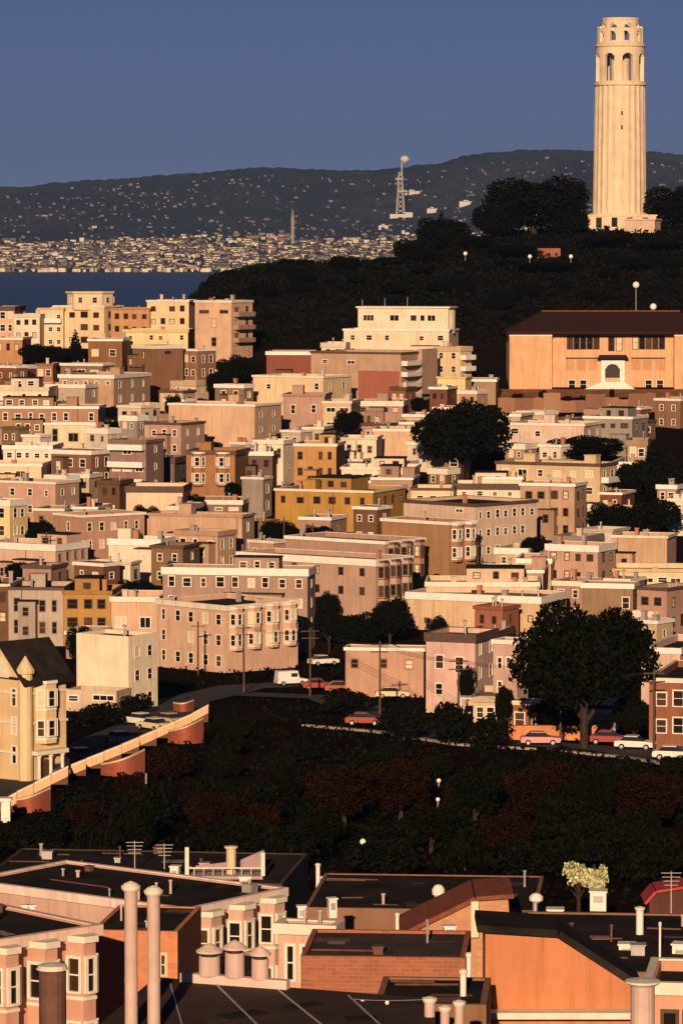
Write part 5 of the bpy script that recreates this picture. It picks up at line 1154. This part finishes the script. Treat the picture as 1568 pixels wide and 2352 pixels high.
def profile_house(name, label, px, D, depth, wallc, roofm, kind='stucco', th=0.0, roof_n=3, thick=.3, ov=.3):
    """front outline given by where it shows; extruded back with a roof slab over its upper edges (first roof_n points, left to right)"""
    P0 = at(px[0][0], px[0][1], D); g_ = ground(P0.x, D); t = thing(name, label, 'house', (P0.x, D, g_), -R(th))
    q = [at(x, y, D) for x, y in px]; pr = [((p.x - P0.x) / max(.2, math.cos(R(th))), p.z - g_) for p in q]
    lo = [(pr[-1][0], -2.5), (pr[0][0], -2.5)]
    mb = MB(); mb.slab((pr + lo)[::-1], 0, depth); mb.build('wall', wall_mat(wallc, kind), t)
    for k in range(roof_n - 1):
        a, b = pr[k], pr[k + 1]; dx, dz = b[0]-a[0], b[1]-a[1]; Lg = math.hypot(dx, dz); nx_, nz_ = -dz/Lg, dx/Lg
        a2 = (a[0] - (dx/Lg*ov if k == 0 else 0), a[1] - (dz/Lg*ov if k == 0 else 0)); b2 = (b[0] + (dx/Lg*ov if k == roof_n-2 else dx/Lg*.02), b[1] + (dz/Lg*ov if k == roof_n-2 else dz/Lg*.02))
        o_ = .012 * (k + 1); mb = MB()
        mb.slab([(a2[0]+nx_*o_, a2[1]+nz_*o_), (b2[0]+nx_*o_, b2[1]+nz_*o_), (b2[0]+nx_*thick, b2[1]+nz_*thick), (a2[0]+nx_*thick, a2[1]+nz_*thick)], -.35 - .01*k, depth + .3); mb.build('roof', roofm, t)
    return t
t = profile_house('gable_house', 'big plain orange stucco wall with black sloping roof edge', [(1114, 2140), (1276, 2150), (1446, 2260), (1450, 2300)], 140, 2.6, (.54,.215,.10), M_TAR, roof_n=3, thick=.28)
P = at(1100, 2334, 139); mb = MB(); mb.box(0, 5.8, -.35, .45, -.15, .08); o = mb.build('ledge', M_TRIM, t, (-.15, -.5, P.z - t.location.z))
t = profile_house('tiled_house', 'small house with bright orange tiled roof slope among dark roofs', [(934, 2146), (1092, 2068), (1166, 2063), (1168, 2090)], 204, 5, (.55,.28,.15), M_TILE, roof_n=3, thick=.25, kind='brick')
P = at(1090, 2110, 203.5); mb = MB(); mb.box(-.2, .2, -.3, .3, -1, .9); mb.build('pier', M_COPE, t, (P.x - t.location.x, -.2, P.z - t.location.z))
profile_house('tiled_house', 'house with vivid red roof at the right edge', [(1490, 2068), (1506, 2050), (1640, 2030), (1650, 2040)], 232, 2.4, (.10,.04,.03), plain('roof_red', (.42, .05, .04), .7, (.28, .04, .03), 1.0), roof_n=3, thick=.18)
# the nearest roof, seen at its back edge
ZR = at(365, 2247, 130).z
def onz(px, py, z): d = ray(px, py); k = (z - CAMZ) / d.z; return Vector((d.x * k, k, z))
pr = [onz(165, 2415, ZR), onz(1005, 2430, ZR), onz(978, 2294, ZR), onz(365, 2247, ZR)]; g_ = ground(pr[0].x, pr[0].y)
near = thing('near_house', 'nearest house with broad brown black roof and ribbed seams', 'house', (pr[0].x, pr[0].y, g_))
lp = [(p.x - pr[0].x, p.y - pr[0].y) for p in pr]; mb = MB(); mb.prism(lp, -2.5, ZR - g_ - .25); mb.build('wall', wall_mat(BN, 'boards'), near)
M_NR = plain('near_roof_felt', (.055, .030, .024), .85, (.03, .018, .016), .8, .2, bmp=.4)
cx_ = sum(p[0] for p in lp) / 4; cy_ = sum(p[1] for p in lp) / 4; mb = MB(); mb.prism([(cx_ + (a - cx_) * 1.03, cy_ + (b - cy_) * 1.03) for a, b in lp], ZR - g_ - .245, ZR - g_); mb.build('roof', M_NR, near)
for (xa, ya, xb, yb) in ((498, 2264, 596, 2360), (640, 2276, 760, 2372), (392, 2262, 420, 2360), (800, 2288, 900, 2380)):
    a, b = onz(xa, ya, ZR), onz(xb, yb, ZR); mb = MB(); mb.tube(a - pr[0] + Vector((0, 0, ZR - g_ + .02)) , b - pr[0] + Vector((0, 0, ZR - g_ + .02)), .035, .035, 6); mb.build('seam', M_METAL, near)
for (xa, ya, w_, d_) in ((420, 2300, 1.1, .8), (560, 2330, 1.6, .9), (700, 2310, 1.3, .7), (830, 2340, 1.0, 1.0), (500, 2346, .8, .6)):
    a = onz(xa, ya, ZR); mb = MB(); mb.box(-w_/2, w_/2, -d_/2, d_/2, 0, .006); mb.build('roof_patch', BR.choice((M_TAR, M_TARL)), near, (a.x - pr[0].x, a.y - pr[0].y, ZR - g_ + .001), BR.uniform(0, 1))
a, b = onz(418, 2254, ZR), onz(662, 2272, ZR); dv = (b - a); mb = MB(); Lg = dv.length; mb.box(0, Lg, -.16, .16, 0, .30); mb.build('ledge', wall_mat((.70, .54, .48)), near, (a.x - pr[0].x, a.y - pr[0].y, ZR - g_ + .002), math.atan2(dv.y, dv.x))
def flue(name, label, px, py, z, r, h, mat=M_PIPE, cap=1.0, cat='chimney'):
    P = onz(px, py, z); t = thing(name, label, cat, P); mb = MB(); mb.lathe([(r, -.3), (r, h)], 18); mb.build('pipe', mat, t, smooth=False)
    mb = MB(); mb.lathe([(r*1.15, h - .06), (r*1.45*cap, h + .02), (r*1.5*cap, h + .10), (r*.9, h + .20), (.03, h + .26)], 18); mb.build('cap', M_TRIM, t)
    for zz in (h*.35, h*.7): mb = MB(); mb.lathe([(r*1.06, zz), (r*1.06, zz + .06)], 18); mb.build('joint_band', mat, t)
    return t
for lab, px, top in (('tall pink flue pipe, the one beside the brick house windows', 354, 2038), ('tall pink flue pipe, the taller and outer of the pair', 302, 2028)):
    P = onz(px, 2362, ZR); h = at(px, top, P.y).z - ZR; flue('flue_pipe', lab, px, 2362, ZR, .205, h - .2)
for lab, px, r, hpx in (('drum vent with conical cap, the widest on the white ledge', 482, .36, 44), ('drum vent with conical cap, middle and tallest on the white ledge', 540, .33, 56), ('drum vent with conical cap beside the brick wall corner', 598, .29, 46)):
    a_ = onz(418, 2254, ZR); b_ = onz(662, 2272, ZR); k = (px - 418) / 244; P = a_.lerp(b_, k); h = hpx * P.y / FPX
    t = thing('drum_vent', lab, 'vent', (P.x, P.y, ZR + .30)); mb = MB(); mb.lathe([(r, -.02), (r*.98, h)], 18); mb.build('drum', wall_mat((.64, .47, .43)), t)
    mb = MB(); mb.lathe([(r*.8, h), (r*.8, h + .12)], 14); mb.build('gap_collar', M_BLACK, t); mb = MB(); mb.lathe([(r*1.25, h + .12), (r*1.25, h + .18), (r*.5, h + .36), (.03, h + .42)], 18); mb.build('cap', wall_mat((.70, .56, .50)), t)
def stand_flue(lab, px, ytop, D, zbase_py, r, mat=M_PIPE, name='flue_pipe', cap=1.0):
    top = at(px, ytop, D); bot = at(px, zbase_py, D); t = thing(name, lab, 'chimney', bot); h = top.z - bot.z
    mb = MB(); mb.lathe([(r, -.2), (r, h - .12)], 16); mb.build('pipe', mat, t); mb = MB(); mb.lathe([(r*1.2, h - .14), (r*1.4*cap, h - .06), (r*1.4*cap, h), (.05, h + .05)], 16); mb.build('cap', M_TRIM, t)
for lab, px, yt, r in (('short pale flue at the near roof edge, leftmost and thickest of three', 986, 2292, .17), ('short pale flue between two others at the near roof edge', 1021, 2312, .15), ('short pale flue next to the orange gable wall', 1054, 2300, .15)):
    stand_flue(lab, px, yt, 123.5, 2400, r)
stand_flue('stout pink flue with wide cap at the orange wall corner', 1474, 2252, 128, 2420, .40, cap=1.05)
stand_flue('dark rusty chimney pipe at the bottom corner', 122, 2216, 130, 2420, .46, M_RUST, cap=.75)
for (lab, px, yt, yb_, D, r) in (('thin white vent post above the low brick house', 1076, 2190, 2238, 152.5, .10), ('white vent post behind the three short flues', 1063, 2228, 2320, 134, .11), ('thin pale vent post by the dark rear roof', 730, 1984, 2038, 238, .13), ('pale vent post next to the thin rear one', 741, 2014, 2040, 238, .11),
                                ('vent post on the dark roof right of the brick house', 912, 2098, 2140, 208, .10), ('tall pale vent post on the vent-filled roof', 1468, 2084, 2150, 176, .17), ('tall thin mast on the vent-filled roof', 1514, 2120, 2232, 168, .05)):
    stand_flue(lab, px, yt, D, yb_, r, M_WHITE, 'vent_post')
# roof boxes and small roof things
def roof_box(name, label, px0, px1, yt, yb_, D, mat, cat='roof vent', dep=None):
    a, b = at(px0, yb_, D), at(px1, yt, D); w = b.x - a.x; h = b.z - a.z; dep = dep or w; mb = MB()
    mb.box(-w/2, w/2, 0, dep, -.25, h); mb.box(-w/2-.06, w/2+.06, -.06, dep+.06, h, h+.07)
    mb.box(-w*.3, w*.3, -.015, .02, h*.25, h*.75, 1); tag(mb.build(name, [mat, M_METAL], None, ((a.x+b.x)/2, D, a.z), BR.uniform(-.3, .3)), label, cat)
BX = ((390, 410, 1992, 2024, 240, 'white vent box left of the railed roof'), (452, 472, 2028, 2055, 226, 'small white vent box behind the bay parapet'), (480, 492, 2032, 2055, 226, 'narrow white vent box behind the bay parapet'), (550, 576, 2016, 2040, 234, 'low pale vent box under the railed roof'),
      (30, 58, 2012, 2034, 236, 'pale vent box at the rear roof beside long skylight'), (52, 64, 2082, 2110, 186, 'small grey vent beside a twin on the corner roof'), (68, 80, 2082, 2110, 186, 'second small grey vent on the corner roof'), (264, 292, 2104, 2126, 200, 'pale box left of the twin flues'),
      (1354, 1391, 2050, 2082, 200, 'white square vent box beside the pale shrubs'), (1256, 1292, 2092, 2120, 190, 'pale round-topped vent box behind the orange gable'), (1420, 1456, 2172, 2196, 172, 'tan vent box on the vent-filled roof'), (1542, 1580, 2172, 2212, 171, 'white vent box at the right edge'),
      (684, 702, 2084, 2112, 196, 'dim grey vent box by the dark roof'), (756, 774, 2066, 2098, 205, 'dim grey vent stack by the dark roof'), (1020, 1046, 2130, 2150, 198, 'small pale vent in front of the orange tiles'))
for x0, x1, yt, yb_, D, lab in BX: roof_box('vent_box', lab, x0, x1, yt, yb_, D, M_WHITE)
roof_box('skylight_curb', 'long low white skylight on the rear dark roof', 44, 168, 1994, 2012, 244, M_WHITE, 'skylight', 1.5); roof_box('skylight_curb', 'small pale skylight left of the white vent box', 242, 276, 1994, 2004, 244, M_WHITE, 'skylight', 1.0)
# railed roof
p0 = at(425, 2022, 238); rf = thing('roof_terrace', 'grey roof terrace with white end posts and pale wall', 'roof terrace', p0); s_ = 238 / FPX
mb = MB(); mb.box(0, 180*s_, 0, 3.5, -.6, .25); mb.build('deck', wall_mat((.42, .33, .34)), rf)
mb = MB(); mb.slab([(0, .252), (180*s_, .252), (180*s_, 52*s_), (120*s_, 26*s_), (0, 12*s_)], 3.2, 3.4); mb.build('back_wall', wall_mat((.36, .26, .28)), rf)
for xx, hh in ((0, 76), (176, 64)): mb = MB(); mb.box(xx*s_, (xx+9)*s_, .1, .35, .252, hh*s_); mb.build('end_post', M_TRIM, rf)
for k in range(7): mb = MB(); mb.box((20+k*22)*s_, (22+k*22)*s_, .2, .26, .252, 26*s_); mb.build('baluster', M_METAL, rf)
mb = MB(); mb.box(9*s_, 176*s_, .18, .28, 26*s_ + .002, 29*s_); mb.build('rail', M_TRIM, rf)
stand_flue('cream round flue with cap on the roof terrace', 531, 1944, 239, 2016, .30, wall_mat((.70, .56, .36)))
# wind cowl, aerials, cable
for lab, px, yt, yb_, D in (('spinning cowl vent on the dark middle roof', 1004, 2032, 2098, 212), ('cowl vent behind the orange gable', 1228, 2052, 2100, 195)):
    t = thing('cowl_vent', lab, 'vent', at(px, yb_, D)); h = (yb_ - yt) * D / FPX
    mb = MB(); mb.lathe([(.12, -.3), (.12, h*.6)], 10); mb.build('stem', M_METAL, t); mb = MB(); mb.lathe([(.14, h*.55), (.34, h*.68), (.36, h*.85), (.2, h), (.03, h+.05)], 14, .05); mb.build('cowl', M_WHITE, t)
for lab, px, yt, yb_, D in (('television aerial above the long dark rear roof', 310, 1930, 2030, 240), ('short aerial with ball tip above the rear roof', 378, 1936, 2024, 242), ('aerial on the vent-filled roof by the red roof', 1540, 2000, 2090, 210)):
    t = thing('roof_aerial', lab, 'aerial', at(px, yb_, D)); h = (yb_ - yt) * D / FPX; mb = MB(); mb.lathe([(.045, -.2), (.03, h)], 6); mb.build('mast', M_METAL, t)
    for k in range(4): mb = MB(); mb.box(-.55 + k*.06, .55 - k*.06, -.015, .015, h - .1 - k*.22, h - .07 - k*.22); mb.build('element', M_METAL, t)
a, b = at(640, 2262, 129), at(975, 2296, 124); cb = thing('overhead_cable', 'thin pale cable with bulbs sagging across the near roof', 'cable', a); mb = MB(); N = 12; pp = [a.lerp(b, k / N) - Vector((0, 0, .22 * math.sin(math.pi * k / N))) - a for k in range(N + 1)]
for p_, q_ in zip(pp[:-1], pp[1:]): mb.tube(p_, q_, .014, .014, 5)
mb.build('wire', M_METAL, cb)
for k in (7, 9):
    mb = MB(); mb.lathe([(max(.01, .075*math.sin(x)), -.075*math.cos(x)) for x in np.linspace(.1, 3.04, 7)], 10); mb.build('bulb', M_GLOBE, cb, pp[k] - Vector((0, 0, .07)), smooth=True)

# ------------------------------------------------------------------ haze between here and the far shore
m = bpy.data.materials.new('haze'); m.use_nodes = True; n = m.node_tree.nodes; l = m.node_tree.links
n.remove(n['Principled BSDF']); pv = n.new('ShaderNodeVolumePrincipled'); pv.inputs['Color'].default_value = (.36, .58, 1.0, 1); pv.inputs['Density'].default_value = 4.3e-5; pv.inputs['Anisotropy'].default_value = 0.35
l.new(pv.outputs[0], n['Material Output'].inputs['Volume'])
mb = MB(); mb.box(-7300, 7300, -260, 17700, -17, 540); stuff(mb.build('haze', m))
